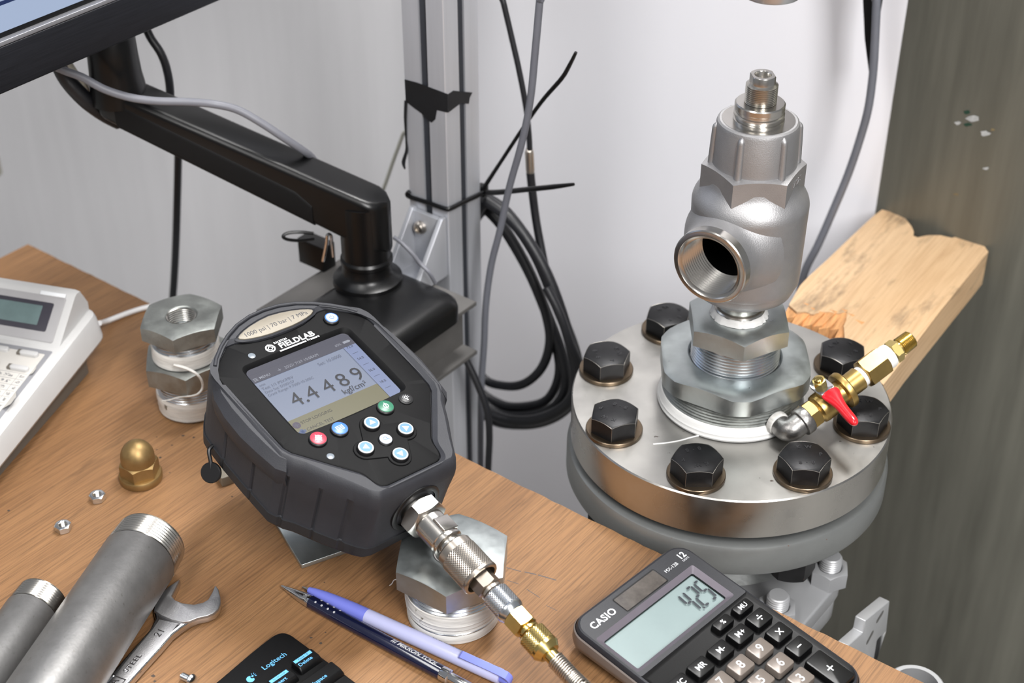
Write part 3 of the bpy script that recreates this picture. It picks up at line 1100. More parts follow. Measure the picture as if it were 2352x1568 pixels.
for i, p in enumerate(path):
    a_, b_ = Vector(path[max(i - 1, 0)]), Vector(path[min(i + 1, len(path) - 1)])
    d = (b_ - a_).normalized()
    s1 = d.cross(Vector((0, 0, 1))).normalized()
    u1 = s1.cross(d)
    rs.append([Vector(p) + s1 * math.cos(2 * PI * k / 20) * rx[i] + u1 * math.sin(2 * PI * k / 20) * rz_[i] for k in range(20)])
b.rings(rs, X=CXF)
o = b.build('handle_sleeve', 'red', lever, sharp=60)
md = o.modifiers.new('s', 'SUBSURF')
md.levels = md.render_levels = 2
# polished rod above the valve
b = B()
b.lathe([(0.01, 346), (15.6, 346), (17.2, 346.8), (17.8, 348.6), (17.8, 900)], 64, X=AX)
o = b.build('press_rod', 'rodsteel')
tag(o, 'polished round steel rod end hanging above the relief valve', 'rod')

# ================================================================== aluminium post
pc = AY(1029, 450, 1032)
PU, PN = pc.dot(UV), pc.dot(NV)
post = thing('extrusion_post', 'upright aluminium profile post with dark slots behind the gauge', 'post', UNM)
b = B()


def prof40():
    h, s, l, d, w = 20.0, 3.7, 1.8, 11.0, 8.0
    side = [(-h + 0.6, -h), (-s, -h), (-s, -h + l), (-w, -h + l), (-w, -h + 5), (-4, -h + d), (4, -h + d), (w, -h + 5), (w, -h + l), (s, -h + l), (s, -h), (h - 0.6, -h)]
    out = []
    for k in range(4):
        a = k * PI / 2
        out += [(x * math.cos(a) - y * math.sin(a), x * math.sin(a) + y * math.cos(a)) for x, y in side]
    return out


pp = [(PU - 20 + x, PN + 20 + y) for x, y in prof40()]
b.rings([[(x, y, FLOOR) for x, y in pp], [(x, y, 1400) for x, y in pp]])
b.build('profile', 'alu', post, sharp=20)
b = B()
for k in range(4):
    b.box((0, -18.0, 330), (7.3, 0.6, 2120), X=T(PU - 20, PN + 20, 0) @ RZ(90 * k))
b.build('slot_shade_strip', 'slotshade', post)  # no real cover: strips paint in the shade of the slot depth


def planar(pxs, kind, c, th, name, mat, parent=None):
    """thin sheet on an upright plane (kind N or U) given its corner points"""
    q = B()
    P = [(AN if kind == 'N' else AU)(px, py, c) for px, py in pxs]
    nrm = (NV if kind == 'N' else UV)
    k = len(P)
    A_, B_ = [p for p in P], [p + nrm * th for p in P]
    q.add(A_ + B_, [tuple(range(k)), tuple(range(2 * k - 1, k - 1, -1))] + [(i, (i + 1) % k, k + (i + 1) % k, k + i) for i in range(k)])
    return q.build(name, mat, parent)


t = thing('tape_strip', 'torn strip of black tape stuck round the aluminium post', 'tape')
planar([(930, 182), (960, 190), (1029, 216), (1029, 258), (1004, 252), (1000, 274), (992, 281), (980, 272), (972, 262), (950, 246), (933, 232)], 'N', PN, -0.5, 'front_flap', 'tapeb', t)
planar([(1029, 216), (1041, 208), (1062, 210), (1084, 212), (1078, 224), (1076, 238), (1058, 236), (1029, 258)], 'U', PU, 0.5, 'side_flap', 'tapeb', t)
b = B()
b.tube([AN(933, 232, PN), AN(931, 270, PN - 1), AN(933, 320, PN - 0.5), AN(934, 345, PN - 1), AN(927, 372, PN - 2), AN(930, 388, PN - 2)], [1.6, 1.2, 0.8, 1.2, 1.6, 0.6], 8)
b.build('dangling_end', 'tapeb', t)

# corner bracket between shelf and post
SZ = 45.0
bk = thing('corner_bracket', 'silver aluminium corner bracket screwed to the post beside the monitor arm', 'bracket', UNM)
z1 = AN(975, 478, PN).z
for k, u0 in enumerate((PU - 36, PU - 6)):
    b = B()
    Xb = Matrix(((0, 0, 1, u0), (1, 0, 0, 0), (0, 1, 0, 0), (0, 0, 0, 1)))   # local x->n, y->z, z->u
    b.slab(rpoly([(PN - 37, SZ + 1), (PN - 0.5, SZ + 1), (PN - 0.5, z1), (PN - 5, z1), (PN - 37, SZ + 9)], 1.5, 3), 0, 4, 0.4, X=Xb, both=True)
    b.build('gusset', 'alu', bk)
b = B()
b.box((PU - 19, PN - 2.6, (SZ + z1) / 2), (27, 4, z1 - SZ - 4), 0.5)
b.box((PU - 19, PN - 19.5, SZ + 3), (27, 35, 4), 0.5)
b.build('web', 'alu', bk)
b = B()
sp = AN(967, 521, PN - 5)
b.lathe([(5.6, 0), (5.6, 2), (4.4, 4.4), (2.6, 5), (2.4, 3.4)], 24, X=UNM.inverted() @ axis(sp, -NV))
b.build('screw', 'nickel', bk)

# steel shelf channel carrying the arm
q = AZ(1094, 692, SZ)
SU, SN = q.dot(UV), q.dot(NV)
ch = thing('steel_channel', 'grey steel channel shelf under the monitor arm base', 'channel', UNM)
for nm_, z0, z1_ in (('top_flange', SZ - 4, SZ), ('bottom_flange', SZ - 50, SZ - 46)):
    b = B()
    b.slab([(SU - 128, SN - 112), (SU, SN - 112), (SU, SN), (SU - 128, SN)], z0, z1_, 0.6, both=True)
    b.build(nm_, 'steelplate', ch)
b = B()
b.slab([(SU - 128, SN - 112), (SU - 14, SN - 112), (SU - 14, SN), (SU - 128, SN)], SZ - 46, SZ - 4)
b.build('web', 'steelplate', ch)

# ================================================================== monitor arm
arm = thing('monitor_support', 'glossy black monitor arm with swivel base standing behind the gauge', 'monitor arm')
bc = AZ(872, 684, 68)
b = B()
pts = rrect(92, 92, 14, 6)
rs = []
for z_, d in ((45.2, 0), (56, 0), (60, -1), (63.5, -4), (66, -10), (67.5, -20), (68, -30)):
    rs.append([(x * (46 + d) / 46, y * (46 + d) / 46, z_) for x, y in pts])
b.rings(rs, X=T(bc.x, bc.y, 0) @ RZ(-37.4))
b.build('base', 'blackp', arm)
pv = AZ(845, 640, 68)
zt, zb_ = AY(850, 458, pv.y - 16).z, AY(850, 572, pv.y - 14).z
b = B()
b.lathe([(27, 67), (26.5, 71), (21, 74), (19.2, 77), (19.2, 84), (20, 85), (20, 88), (18.6, 90), (18.6, zt - 10)], 48, X=T(pv.x, pv.y, 0))
b.build('pole', 'blackp', arm)
e2 = AY(276, 235, 1040)
E1, E2 = Vector((pv.x, pv.y, 0)), Vector((e2.x, e2.y, 0))
ad = (E2 - E1)
AL = ad.length
ad.normalize()
FA = frame(E1, ad, (0, 0, 1))               # X to the far end, Y sideways (away), Z up
zl_t, zl_b = AY(300, 205, 1030).z, AY(262, 288, 1025).z


def arm_section(x, zb0, zt0, w, r=7, flat=1.0):
    out = []
    for a_, c_ in rrect(w, zt0 - zb0, min(r, w * 0.45, (zt0 - zb0) * 0.45), 5):
        out.append((x, a_, (zt0 + zb0) / 2 + c_))
    return out


def lerp(a, c, t):
    return a + (c - a) * t


secs, N_ = [], 40
for i in range(N_ + 1):
    s = i / N_
    x = lerp(-20, AL + 18, s)
    tt = max(0, min(1, x / AL))
    w = 33.0
    for xe, sg in ((-20, 1), (AL + 18, -1)):
        dd = (x - xe) * sg
        if dd < 20:
            w = min(w, 33 * min(1.0, math.sqrt(max(0.0, 1 - (1 - max(dd, 0.5) / 14) ** 2)) if dd < 14 else 1.0))
    flatx = x / AL
    secs.append(arm_section(x, lerp(zb_ + 2, zl_b, flatx), lerp(zt, zl_t + 2, flatx), w, 5.5))
b = B()
b.rings(secs, X=FA)
b.build('link', 'blackp', arm, sharp=50)
b = B()
secs = []
for i in range(13):
    x = lerp(34, AL - 4, i / 12)
    flatx = x / AL
    zb0, zt0 = lerp(zb_ + 2, zl_b, flatx), lerp(zt, zl_t + 2, flatx)
    h = lerp(26, 24, flatx) if i > 0 else 20
    secs.append(arm_section(x, zb0 - 1.2, zb0 + h, 34.6, 6))
b.rings(secs, X=FA)
b.build('lower_cover', 'blackm', arm, sharp=50)
zc = AY(290, 96, 1036).z
b = B()
b.lathe([(21, zl_b + 14), (20.4, zl_t), (19.2, zl_t + 8), (18.4, zl_t + 22), (18, zc + 2), (17, zc + 4), (15, zc + 5), (15, zc + 60)], 48, X=T(E2.x, E2.y, 0))
b.build('riser', 'blackp', arm)

# ================================================================== monitor
md_ = Vector((math.cos(R(54)), math.sin(R(54)), 0))
m0 = AY(280, 98, 985)
mon = thing('monitor', 'black framed computer monitor with pale blue screen above the arm', 'monitor', frame(m0, md_, (0, 0.0, 1)) @ RX(0))
TL = RX(-6)                                 # leans back a little; X along lower edge, Z up, -Y to viewer
b = B()
b.box((0, 21, 160), (560, 26, 318), 4, X=TL)
b.build('housing', 'blackm', mon)
HB = 29.0
b = B()
b.box((0, 5, HB / 2), (566, 10, HB), 1.2, X=TL)
b.build('lower_bezel', 'monbez', mon)
b = B()
b.box((0, 4.6, HB + 1.6), (566, 9, 3.0), 0.5, X=TL)
b.build('bezel_edge', 'monstrip', mon)
b = B()
b.box((0, 9.5, HB + 150), (556, 6, 300), 0.5, X=TL)
b.build('screen_border', 'blackp', mon)
b = B()
b.box((0, 6.4, HB + 6.5 + 140), (548, 0.6, 280), X=TL)
o = b.build('screen', 'mscr', mon)
for z0, z1_, mt in ((HB + 23, HB + 25.5, 'mscrnavy'), (HB + 34, HB + 44, 'mscr2'), (HB + 44, HB + 47, 'mscrnavy'), (HB + 60, HB + 74, 'mscr2')):
    q = B()
    q.box((0, 6.0, (z0 + z1_) / 2), (548, 0.3, z1_ - z0), X=TL)
    q.build('screen_stripe', mt, o)
b = B()
for sx in (-1, 1):
    b.box((sx * 280.5, 5, 165), (5, 10, 300), 1, X=TL)
b.box((0, 5, 316), (566, 10, 6), 1, X=TL)
b.build('side_bezel', 'monbez', mon)
b = B()
hp = (mon.matrix_basis.inverted() @ (Vector((E2.x, E2.y, zc + 40)) * S)) / S
b.box((hp.x, 44, hp.z + 20), (70, 22, 90), 4)
b.tube([(hp.x, 50, hp.z + 10), (hp.x, hp.y - 18, hp.z + 10)], 13, 16, smooth=False)
b.build('mount', 'blackp', mon)


def cable(name, label, pts, r, mat, n=10, group=None, sub=6, parent=None):
    q = B()
    q.tube(pts, r, n, sub=sub)
    o = q.build(name, mat, parent, sharp=60)
    if label:
        tag(o, label, 'cable', group)
    return o


# ---- cables round the arm
gp = [(120, 150, 1000), (150, 163, 1000), (190, 178, 1000), (240, 205, 998), (300, 224, 998), (360, 232, 998), (430, 234, 1000), (490, 239, 1000), (545, 252, 1003), (600, 282, 1003), (650, 315, 1004), (695, 345, 1010), (716, 362, 1020), (730, 385, 1034), (742, 420, 1045), (750, 480, 1050)]
cable('grey_cable', 'light grey cable draped over the black monitor arm', [AY(*p) for p in gp], 3.0, 'greycable', 12)
cable('black_cable', 'short black cable looping beside the monitor riser', [AY(*p) for p in ((325, 40, 1075), (345, 85, 1072), (368, 120, 1070), (382, 155, 1070), (390, 200, 1070), (392, 260, 1072))], 3.2, 'cable')
cable('black_cable', 'thick black cable bending down from under the monitor to the arm', [AY(*p) for p in ((120, 120, 1030), (145, 170, 1030), (168, 200, 1030), (200, 232, 1032), (240, 262, 1040), (275, 280, 1046))], [5, 6, 6.5, 6.5, 6, 6], 'cable')
cable('beige_cable', 'pale beige cable end tucked beneath the monitor', [AY(*p) for p in ((150, 130, 1050), (172, 165, 1050), (195, 195, 1052), (214, 225, 1058), (225, 250, 1062))], 2.4, MAT('beige_cable', (176, 172, 158), rough=0.5, var=0.05))
cable('black_cable', 'straight black cable hanging down behind the table from the arm', [AN(*p) for p in ((410, 300, 740), (409, 375, 740), (407, 460, 740), (404, 560, 738), (400, 640, 736), (396, 700, 735), (392, 800, 735), (388, 900, 735))], 3.3, 'cable')
# ---- cables and coil at the post
CN_ = PN + 57
lp = [
    [(1112, 452), (1165, 490), (1228, 580), (1275, 690), (1318, 800), (1330, 872), (1310, 928), (1262, 962), (1200, 974), (1130, 962), (1075, 900), (1050, 760), (1055, 600), (1082, 500), (1112, 452)],
    [(1106, 462), (1152, 515), (1210, 612), (1256, 720), (1292, 820), (1300, 890), (1268, 938), (1210, 955), (1140, 945), (1080, 880), (1056, 740), (1062, 600), (1085, 505), (1106, 462)],
    [(1116, 460), (1182, 512), (1246, 610), (1290, 720), (1322, 840), (1318, 905), (1280, 945), (1215, 966), (1140, 955), (1078, 900), (1060, 760), (1068, 600), (1090, 500), (1116, 460)],
    [(1110, 470), (1170, 540), (1228, 650), (1256, 730), (1262, 790), (1244, 845), (1205, 880), (1160, 886), (1110, 868), (1075, 800), (1062, 700), (1068, 590), (1088, 505), (1110, 470)],
    [(1114, 478), (1160, 530), (1222, 640), (1268, 760), (1285, 850), (1262, 912), (1215, 932), (1150, 928), (1090, 880), (1066, 760), (1066, 620), (1088, 515), (1114, 478)],
]
coil = thing('cable_coil', 'coil of black cable tied to the aluminium post', 'cable coil')
for i, l in enumerate(lp):
    cable('cable_loop', None, [AN(px, py, CN_ + (0, 9, -9, 4, 14)[i]) for px, py in l], (4.9, 4.6, 4.9, 4.0, 4.2)[i], 'cable', parent=coil)
cable('black_cable', 'black cable running from the coil down past the steel flange', [AN(*p) for p in ((1255, 660, CN_ - 18), (1285, 720, CN_ - 18), (1310, 790, CN_ - 16), (1335, 850, CN_ - 10), (1352, 930, CN_), (1360, 1010, CN_ + 8), (1362, 1100, CN_ + 10), (1362, 1300, CN_ + 10), (1360, 1600, CN_ + 10))], 3.6, 'cable')
gc = thing('zip_tie', 'black cable tie strapped round the post, its tail pointing sideways', 'cable tie')
cable('strap', None, [AN(940, 440, PN - 1.5), AN(938, 450, PN - 1.5), AN(985, 466, PN - 1.8), AN(1022, 479, PN - 2.0), AU(1036, 478, PU + 1.8), AU(1060, 466, PU + 1.8), AU(1100, 447, PU + 1.8), AN(1112, 440, PN + 44)], 1.9, 'blackp', 8, parent=gc)
cable('tail', None, [AN(1112, 442, PN + 44), AN(1150, 441, PN + 36), AN(1210, 435, PN + 30), AN(1270, 429, PN + 28), AN(1318, 423, PN + 28)], [2.2, 2.2, 2.1, 2.0, 1.2], 'blackp', 8, parent=gc)
b = B()
b.box((0, 0, 0), (8, 7, 9), 1, X=frame(AN(1108, 436, PN + 46), UV, (0, 0, 1)))
b.build('head', 'blackp', gc)
cable('zip_tie_tail', 'long black cable tie tail slanting up from the coil', [AN(*p) for p in ((1112, 430, PN + 42), (1150, 372, PN + 40), (1200, 296, PN + 38), (1245, 232, PN + 36), (1290, 180, PN + 34), (1308, 150, PN + 34), (1323, 120, PN + 34))], [2.0, 1.6, 1.6, 1.7, 1.8, 1.6, 1.2], 'blackp', 8)
cable('grey_cable', 'slim dark grey cable hanging in front of the coil', [AN(1252, -60, PN + 10) + Vector((30, 10, 620)), AN(1250, -60, PN + 10) + Vector((8, 3, 200))] + [AN(*p) for p in ((1246, -60, PN + 10), (1240, 0, PN + 10), (1230, 110, PN + 10), (1218, 230, PN + 10), (1198, 330, PN + 10), (1170, 430, PN + 10), (1148, 530, PN + 9), (1128, 610, PN + 8), (1116, 700, PN + 8), (1112, 790, PN + 8), (1106, 880, PN + 8), (1104, 980, PN + 8), (1104, 1080, PN + 8))], 2.7, 'greycabled')
kc = thing('black_cable', 'thin black cable with metal crimp coming down beside the post', 'cable')
cable('upper_cord', None, [AN(1140, -60, PN + 70) + Vector((-120, 20, 600)), AN(1140, -60, PN + 70) + Vector((-42, 6, 200))] + [AN(*p) for p in ((1140, -60, PN + 70), (1155, 0, PN + 70), (1175, 85, PN + 70), (1192, 160, PN + 70), (1208, 245, PN + 70), (1215, 310, PN + 70), (1217, 350, PN + 70))], 2.3, 'cable', parent=kc)
cable('lower_cord', None, [AN(*p) for p in ((1218, 395, PN + 70), (1224, 450, PN + 70), (1232, 510, PN + 69), (1245, 580, PN + 66), (1262, 660, PN + 60))], 3.4, 'cable', parent=kc)
cable('crimp', None, [AN(1215.5, 345, PN + 70), AN(1216, 350, PN + 70), AN(1218, 390, PN + 70), AN(1218.5, 398, PN + 70)], [2.6, 3.6, 3.6, 2.8], 'nickel', 14, parent=kc)
cable('black_cable', 'black cable dropping below the steel channel to behind the table', [AN(*p) for p in ((1020, 720, PN - 4), (1042, 760, PN - 6), (1068, 820, PN - 6), (1096, 880, PN - 6), (1118, 940, PN - 6), (1124, 1000, PN - 6), (1121, 1080, PN - 6), (1118, 1200, PN - 6))], 3.0, 'cable')
cable('grey_wire', 'thin pale wire slanting behind the left face of the post', [AN(945, 250, PN + 90) + Vector((70, 20, 520)), AN(945, 250, PN + 90) + Vector((24, 8, 160))] + [AN(*p) for p in ((945, 250, PN + 90), (925, 310, PN + 90), (905, 365, PN + 90), (886, 420, PN + 90), (868, 470, PN + 90), (850, 540, PN + 90))], 1.7, MAT('pale_wire', (186, 186, 176), rough=0.5, var=0.04))
cable('grey_wire', 'grey wire running down past the corner bracket to the shelf', [AN(*p) for p in ((905, 545, PN - 44), (925, 560, PN - 44), (945, 580, PN - 42), (965, 605, PN - 38), (985, 625, PN - 36), (1000, 650, PN - 30))], 1.6, 'greycable')
# ---- right hand cable by the column
cable('grey_cable', 'grey cable hanging beside the grey column to the plank', [AN(2018, -60, 1060) + Vector((20, 6, 560)), AN(2018, -60, 1060) + Vector((4, 2, 180))] + [AN(*p) for p in ((2016, -60, 1060), (2014, 0, 1060), (2010, 90, 1060), (2005, 170, 1060), (1994, 250, 1060), (1975, 320, 1060), (1948, 400, 1058), (1915, 480, 1052), (1880, 560, 1045), (1850, 620, 1040), (1835, 680, 1036))], 3.4, 'greycabled', 12)
b = B()
P = [AN(1966, -30, 1066) + Vector((-60, 45, 420)), AN(2008, -30, 1066) + Vector((10, -8, 420)), AN(2006, 60, 1066), AN(2002, 160, 1066), AN(1996, 168, 1066), (AN(1986, 90, 1066))]
k = len(P)
b.add(P + [p + NV * 10 for p in P], [tuple(range(k)), tuple(range(2 * k - 1, k - 1, -1))] + [(i, (i + 1) % k, k + (i + 1) % k, k + i) for i in range(k)])
o = b.build('hanging_strap', 'blackm')
tag(o, 'black tapering strap hanging against the white wall by the column', 'strap')
# ---- binder clip
bp_ = AZ(728, 585, SZ + 8)
bcl = thing('binder_clip', 'black binder clip with wire handle behind the arm base', 'clip', frame(bp_, UV, (0, 0, 1)))
b = B()
b.slab(rpoly([(-14, -7), (14, -7), (14, 7), (-14, 7)], 1, 2), -8, 14, 0.5)
b.build('clip_body', 'blackp', bcl)
b = B()
IB = frame(bp_, UV, (0, 0, 1)).inverted()
b.tube([IB @ AY(*p) for p in ((722, 548, 1010), (690, 552, 1008), (662, 550, 1006), (650, 543, 1006), (662, 535, 1008), (690, 533, 1010), (720, 536, 1012))], 1.3, 8)
b.build('wire_handle', 'blackp', bcl)
b = B()
b.tube([IB @ AY(*p) for p in ((742, 600, 1000), (750, 560, 1002), (752, 540, 1003), (760, 540, 1003), (762, 560, 1002), (765, 590, 1000))], 1.3, 8)
b.build('wire_handle', 'chrome', bcl)

# ================================================================== pressure gauge
GM = Matrix(((0.73403, -0.64173, 0.22225, -118.256), (0.67501, 0.72535, -0.13498, 776.933), (-0.07459, 0.24910, 0.96560, 126.704), (0, 0, 0, 1)))
GM = GM @ Matrix.Scale(0.985, 4)             # the gauge is drawn a touch oversize below
gauge = thing('pressure_gauge', 'dark grey digital pressure gauge in rubber boot, its screen reading 4.4489', 'gauge', GM)
CG = (0.0, -10.0)


def half(pts):
    return pts + [(-x, y) for x, y in reversed(pts)]


def polar(poly, n=360, off=0.0, c=CG):
    out = []
    k = len(poly)
    for i in range(n):
        a = PI / 2 - 2 * PI * i / n
        dx, dy = math.cos(a), math.sin(a)
        best = 0.0
        for j in range(k):
            x1, y1 = poly[j][0] - c[0], poly[j][1] - c[1]
            x2, y2 = poly[(j + 1) % k][0] - c[0], poly[(j + 1) % k][1] - c[1]
            ex, ey = x2 - x1, y2 - y1
            den = dx * ey - dy * ex
            if abs(den) < 1e-9:
                continue
            t_ = (x1 * ey - y1 * ex) / den
            s_ = (x1 * dy - y1 * dx) / den
            if t_ > 0 and -1e-6 <= s_ <= 1 + 1e-6:
                best = max(best, t_)
        out.append((c[0] + dx * (best + off), c[1] + dy * (best + off)))
    return out


OUT = half([(0, 73), (12, 72), (24, 68.6), (35, 63), (45, 56), (54, 48), (60.5, 40), (64.5, 32), (65.6, 27), (66.5, 8), (66.8, -15), (66, -42), (62, -50.5), (57.5, -56), (50, -69.5), (42, -82), (36.5, -91.5), (34, -96), (30, -99.5)])
LOW = half([(0, 71), (12, 70), (24, 66.6), (35, 61), (45, 54), (54, 46), (60, 38), (63.5, 32), (64.3, 27), (65.4, 8), (65.6, -15), (65, -42), (60.5, -51.5), (56, -57), (48.5, -70), (40, -83.5), (34, -92), (30, -96), (25, -97.5)])
PAN = half([(0, 46.3), (8, 46.6), (17.5, 47.8), (23, 49.4), (29, 52.2), (33, 53), (39, 52.8), (56, 39.5), (58.6, 34), (59.2, 28), (56.6, -36), (54.5, -41.5), (50, -47), (28.5, -74.5), (26.8, -78), (25.4, -86), (23.5, -89.5), (19.5, -91.2)])
grooves = []
for gx, gy in ((65, -22), (63, -50), (51, -69), (40, -84), (65, 8)):
    for sg in (-1, 1):
        grooves.append(math.atan2(gy - CG[1], sg * gx - CG[0]))


def gro(ring, depth):
    out = []
    for x, y in ring:
        a = math.atan2(y - CG[1], x - CG[0])
        d = 0
        for g in grooves:
            e = abs((a - g + PI) % (2 * PI) - PI)
            if e < R(0.75):
                d = depth
        l = math.hypot(x - CG[0], y - CG[1])
        out.append((CG[0] + (x - CG[0]) * (l - d) / l, CG[1] + (y - CG[1]) * (l - d) / l))
    return out


po, pl_, pn_ = polar(OUT), polar(LOW), polar(PAN)


def sh(ring, d):
    out = []
    for x, y in ring:
        l = math.hypot(x - CG[0], y - CG[1])
        out.append((CG[0] + (x - CG[0]) * (l + d) / l, CG[1] + (y - CG[1]) * (l + d) / l))
    return out


def Zr(ring, z):
    return [(x, y, z) for x, y in ring]


b = B()
b.rings([Zr(sh(pl_, -5), -58), Zr(sh(pl_, -1.2), -56.5), Zr(gro(sh(pl_, 0.4), 1.0), -54), Zr(gro(sh(pl_, 1.0), 1.0), -46)], cap1=True)
b.build('rear_shell', 'bootlow', gauge, sharp=25)
b = B()
wave = lambda ring, z: [(x, y, z + 1.5 * math.sin(math.atan2(y, x) * 5)) for x, y in ring]
mid = [((a[0] + c[0]) / 2, (a[1] + c[1]) / 2) for a, c in zip(po, pl_)]
b.rings([Zr(gro(sh(pl_, 0.2), 1.0), -46), Zr(gro(pl_, 1.3), -45.4), Zr(gro(mid, 1.4), -22), Zr(gro(po, 1.4), -9), Zr(po, -6), Zr(sh(po, -1.6), 0.5), Zr(sh(po, -4.2), 4.2), Zr(sh(po, -5.2), 4.8), Zr(sh(pn_, 4.2), 4.8), Zr(sh(pn_, 1.0), 2.9), Zr(sh(pn_, 0.7), 1.5), Zr(sh(pn_, -3), 1.3)], cap0=False, cap1=False)
b.build('boot', 'boot', gauge, sharp=25)
# side wings of the boot
for sg in (-1, 1):
    pts = [(58.5, 27), (64, 30.5), (68, 22), (71, 6), (71.6, -12), (70, -28), (67.6, -44), (63.5, -49.5), (58, -43)]
    pts = [(sg * x, y) for x, y in pts]
    if sg > 0:
        pts.reverse()
    q = B()
    ins = [(sg * x, y) for x, y in [(58.5, 25), (62, 27), (64.5, 20), (66, 6), (66, -12), (65, -28), (63.5, -41), (61, -45), (58, -40)]]
    if sg > 0:
        ins.reverse()
    q.rings([[(x, y, -17) for x, y in [(sg * 55, p[1]) if abs(p[0]) < 60 else (p[0] - sg * 2.5, p[1]) for p in pts]], [(x, y, -9) for x, y in pts], [(x, y, -2.5) for x, y in pts], [(x, y, 3.2) for x, y in ins]])
    q.build('side_bumper', 'boot', gauge, sharp=25)
# rim strip at the top
b = B()
arcp = polar(OUT, 360, -3.0)
arcp = [p for p in arcp[180:] + arcp[:180] if p[1] > 40]
b.tube([(x, y, 4.6) for x, y in arcp], 1.3, 8, smooth=False)
b.build('top_ridge', 'boot', gauge, sharp=60)
# face panel with screen window
win = polar(rrect(80, 62.5, 4.5, 6), c=CG)
b = B()
b.rings([Zr(sh(pn_, 0.6), 1.4), Zr(sh(pn_, 0.3), 2.6), Zr(sh(pn_, -0.6), 3.0), Zr(sh(win, 3.4), 3.0), Zr(sh(win, 2.6), 2.6), Zr(sh(win, 0.5), 0.2), Zr(win, -0.6)], cap0=False, cap1=False)
b.build('face_panel', 'panel', gauge, sharp=25)
b = B()
b.poly(rrect(82, 64.5, 4.5), -0.4)
scr = b.build('display', 'scr', gauge)
q = B()
q.box((0, 29.6, -0.2), (80, 5.4, 0.3))
q.box((0, 24.2, -0.2), (80, 9, 0.24))
q.build('header_bar', 'scrhdr', scr)
q = B()
q.box((-5.3, -24.5, -0.2), (70.4, 14.4, 0.24))
q.build('footer_bar', 'scrolive', scr)
q = B()
q.box((34.8, -5.7, -0.2), (9.9, 51, 0.2))
q.build('scale_column', 'scrcol', scr)
q = B()
Zt = 0.0
for i, (c, x) in enumerate(zip('44489', (-24.6, -12.6, 0.0, 11.6, 23.4))):
    q.text(c, 16.4, T(x, -4.6, Zt), bold=0.0)
q.text('.', 16.4, T(-18.6, -4.6, Zt), bold=0.1)
q.text('kgf/cm\u00b2', 6.4, T(14.5, -13.4, Zt), bold=0.05)
q.text('STOP LOGGING', 3.3, T(-34, -22.4, Zt), ax='LEFT')
q.text('CANCEL TEST', 3.3, T(-34, -28.8, Zt), ax='LEFT')
for s_, y in (('72.0', 18.5), ('54.0', 6.5), ('36.0', -5.7), ('18.0', -17.6)):
    q.text(s_, 2.9, T(34.3, y, Zt))
for y in (12.3, 0.6, -11.3, -23.3):
    q.box((34.2, y, Zt), (4.6, 0.22, 0.02))
q.box((29.7, -5.7, Zt), (0.25, 51, 0.02))
q.build('readout', 'scrink', scr)
q = B()
q.text('Set: 10.0000', 3.7, T(15, 14.6, Zt))
q.text('one', 2.9, T(-38.5, 16.6, Zt), ax='LEFT')
q.text('Test 1/1 PSV/PRV', 3.3, T(-38.6, 13.2, Zt), ax='LEFT')
q.text('Data Set: DS00157', 2.9, T(-38.6, 9.9, Zt), ax='LEFT')
q.text('Crack Range: 9.7000-10.300C', 2.9, T(-38.6, 6.8, Zt), ax='LEFT')
q.build('small_readout', 'scrdim', scr)
q = B()
q.text('MENU', 3.0, T(-34.6, 22.2, Zt), ax='LEFT', bold=0.03)
q.text('2025/ 7/29 10:08AM', 3.2, T(-15, 22.4, Zt), ax='LEFT')
q.text('60%', 2.9, T(28.2, 23.4, Zt))
q.box((35, 23.6, Zt), (5, 2, 0.02))
q.box((37.8, 23.6, Zt), (0.6, 1.0, 0.02))
for k in range(3):
    q.box((-37.4, 21.2 + k * 1.0, Zt), (3, 0.45, 0.02))
q.box((-19, 22.6, Zt), (2.6, 0.3, 0.02))
q.box((-19, 22.6, Zt), (0.3, 2.6, 0.02))
q.build('header_lettering', 'scrlight', scr)
q = B()
q.poly(circ(2.7, 24, -37.4, -22.6), Zt)
q.build('plus_icon', 'scrpurple', scr)
q = B()
q.box((-37.4, -22.6, Zt + 0.03), (3, 0.4, 0.02))
q.box((-37.4, -22.6, Zt + 0.03), (0.4, 3, 0.02))
q.build('plus_mark', 'scrdim', scr)
q = B()
q.box((-37.2, -28.8, Zt), (5.2, 2, 0.02))
q.box((-37.2, -28.8, Zt), (2, 4.4, 0.02))
q.build('cross_icon', 'scrblue', scr)
# range label
b = B()
lab = half([(0, 63.2), (8, 62.4), (16, 60.8), (22, 59), (27, 56.8), (29.2, 55.2), (29, 53.8), (26, 52), (21, 50.6), (15, 49.5), (8, 48.8)])[::-1]
b.slab(lab, 3.2, 5.3, 0.3)
o = b.build('range_label', 'plateinfo', gauge)
q = B()
q.text('1000 psi | 70 bar | 7 MPa', 4.9, T(-0.2, 54.6, 5.38), space=1.0)
q.build('lettering', 'darkprint', o)
b = B()
b.rings([[(x, y, 4.0) for x, y in offs(lab[::-1], -0.2)][::-1], [(x, y, 5.5) for x, y in [(x * 1.05, 55.8 + (y - 55.8) * 1.14) for x, y in lab]], [(x, y, 4.6) for x, y in [(x * 1.10, 55.8 + (y - 55.8) * 1.28) for x, y in lab]]], cap0=False, cap1=False)
b.build('label_rim', 'boot', gauge)
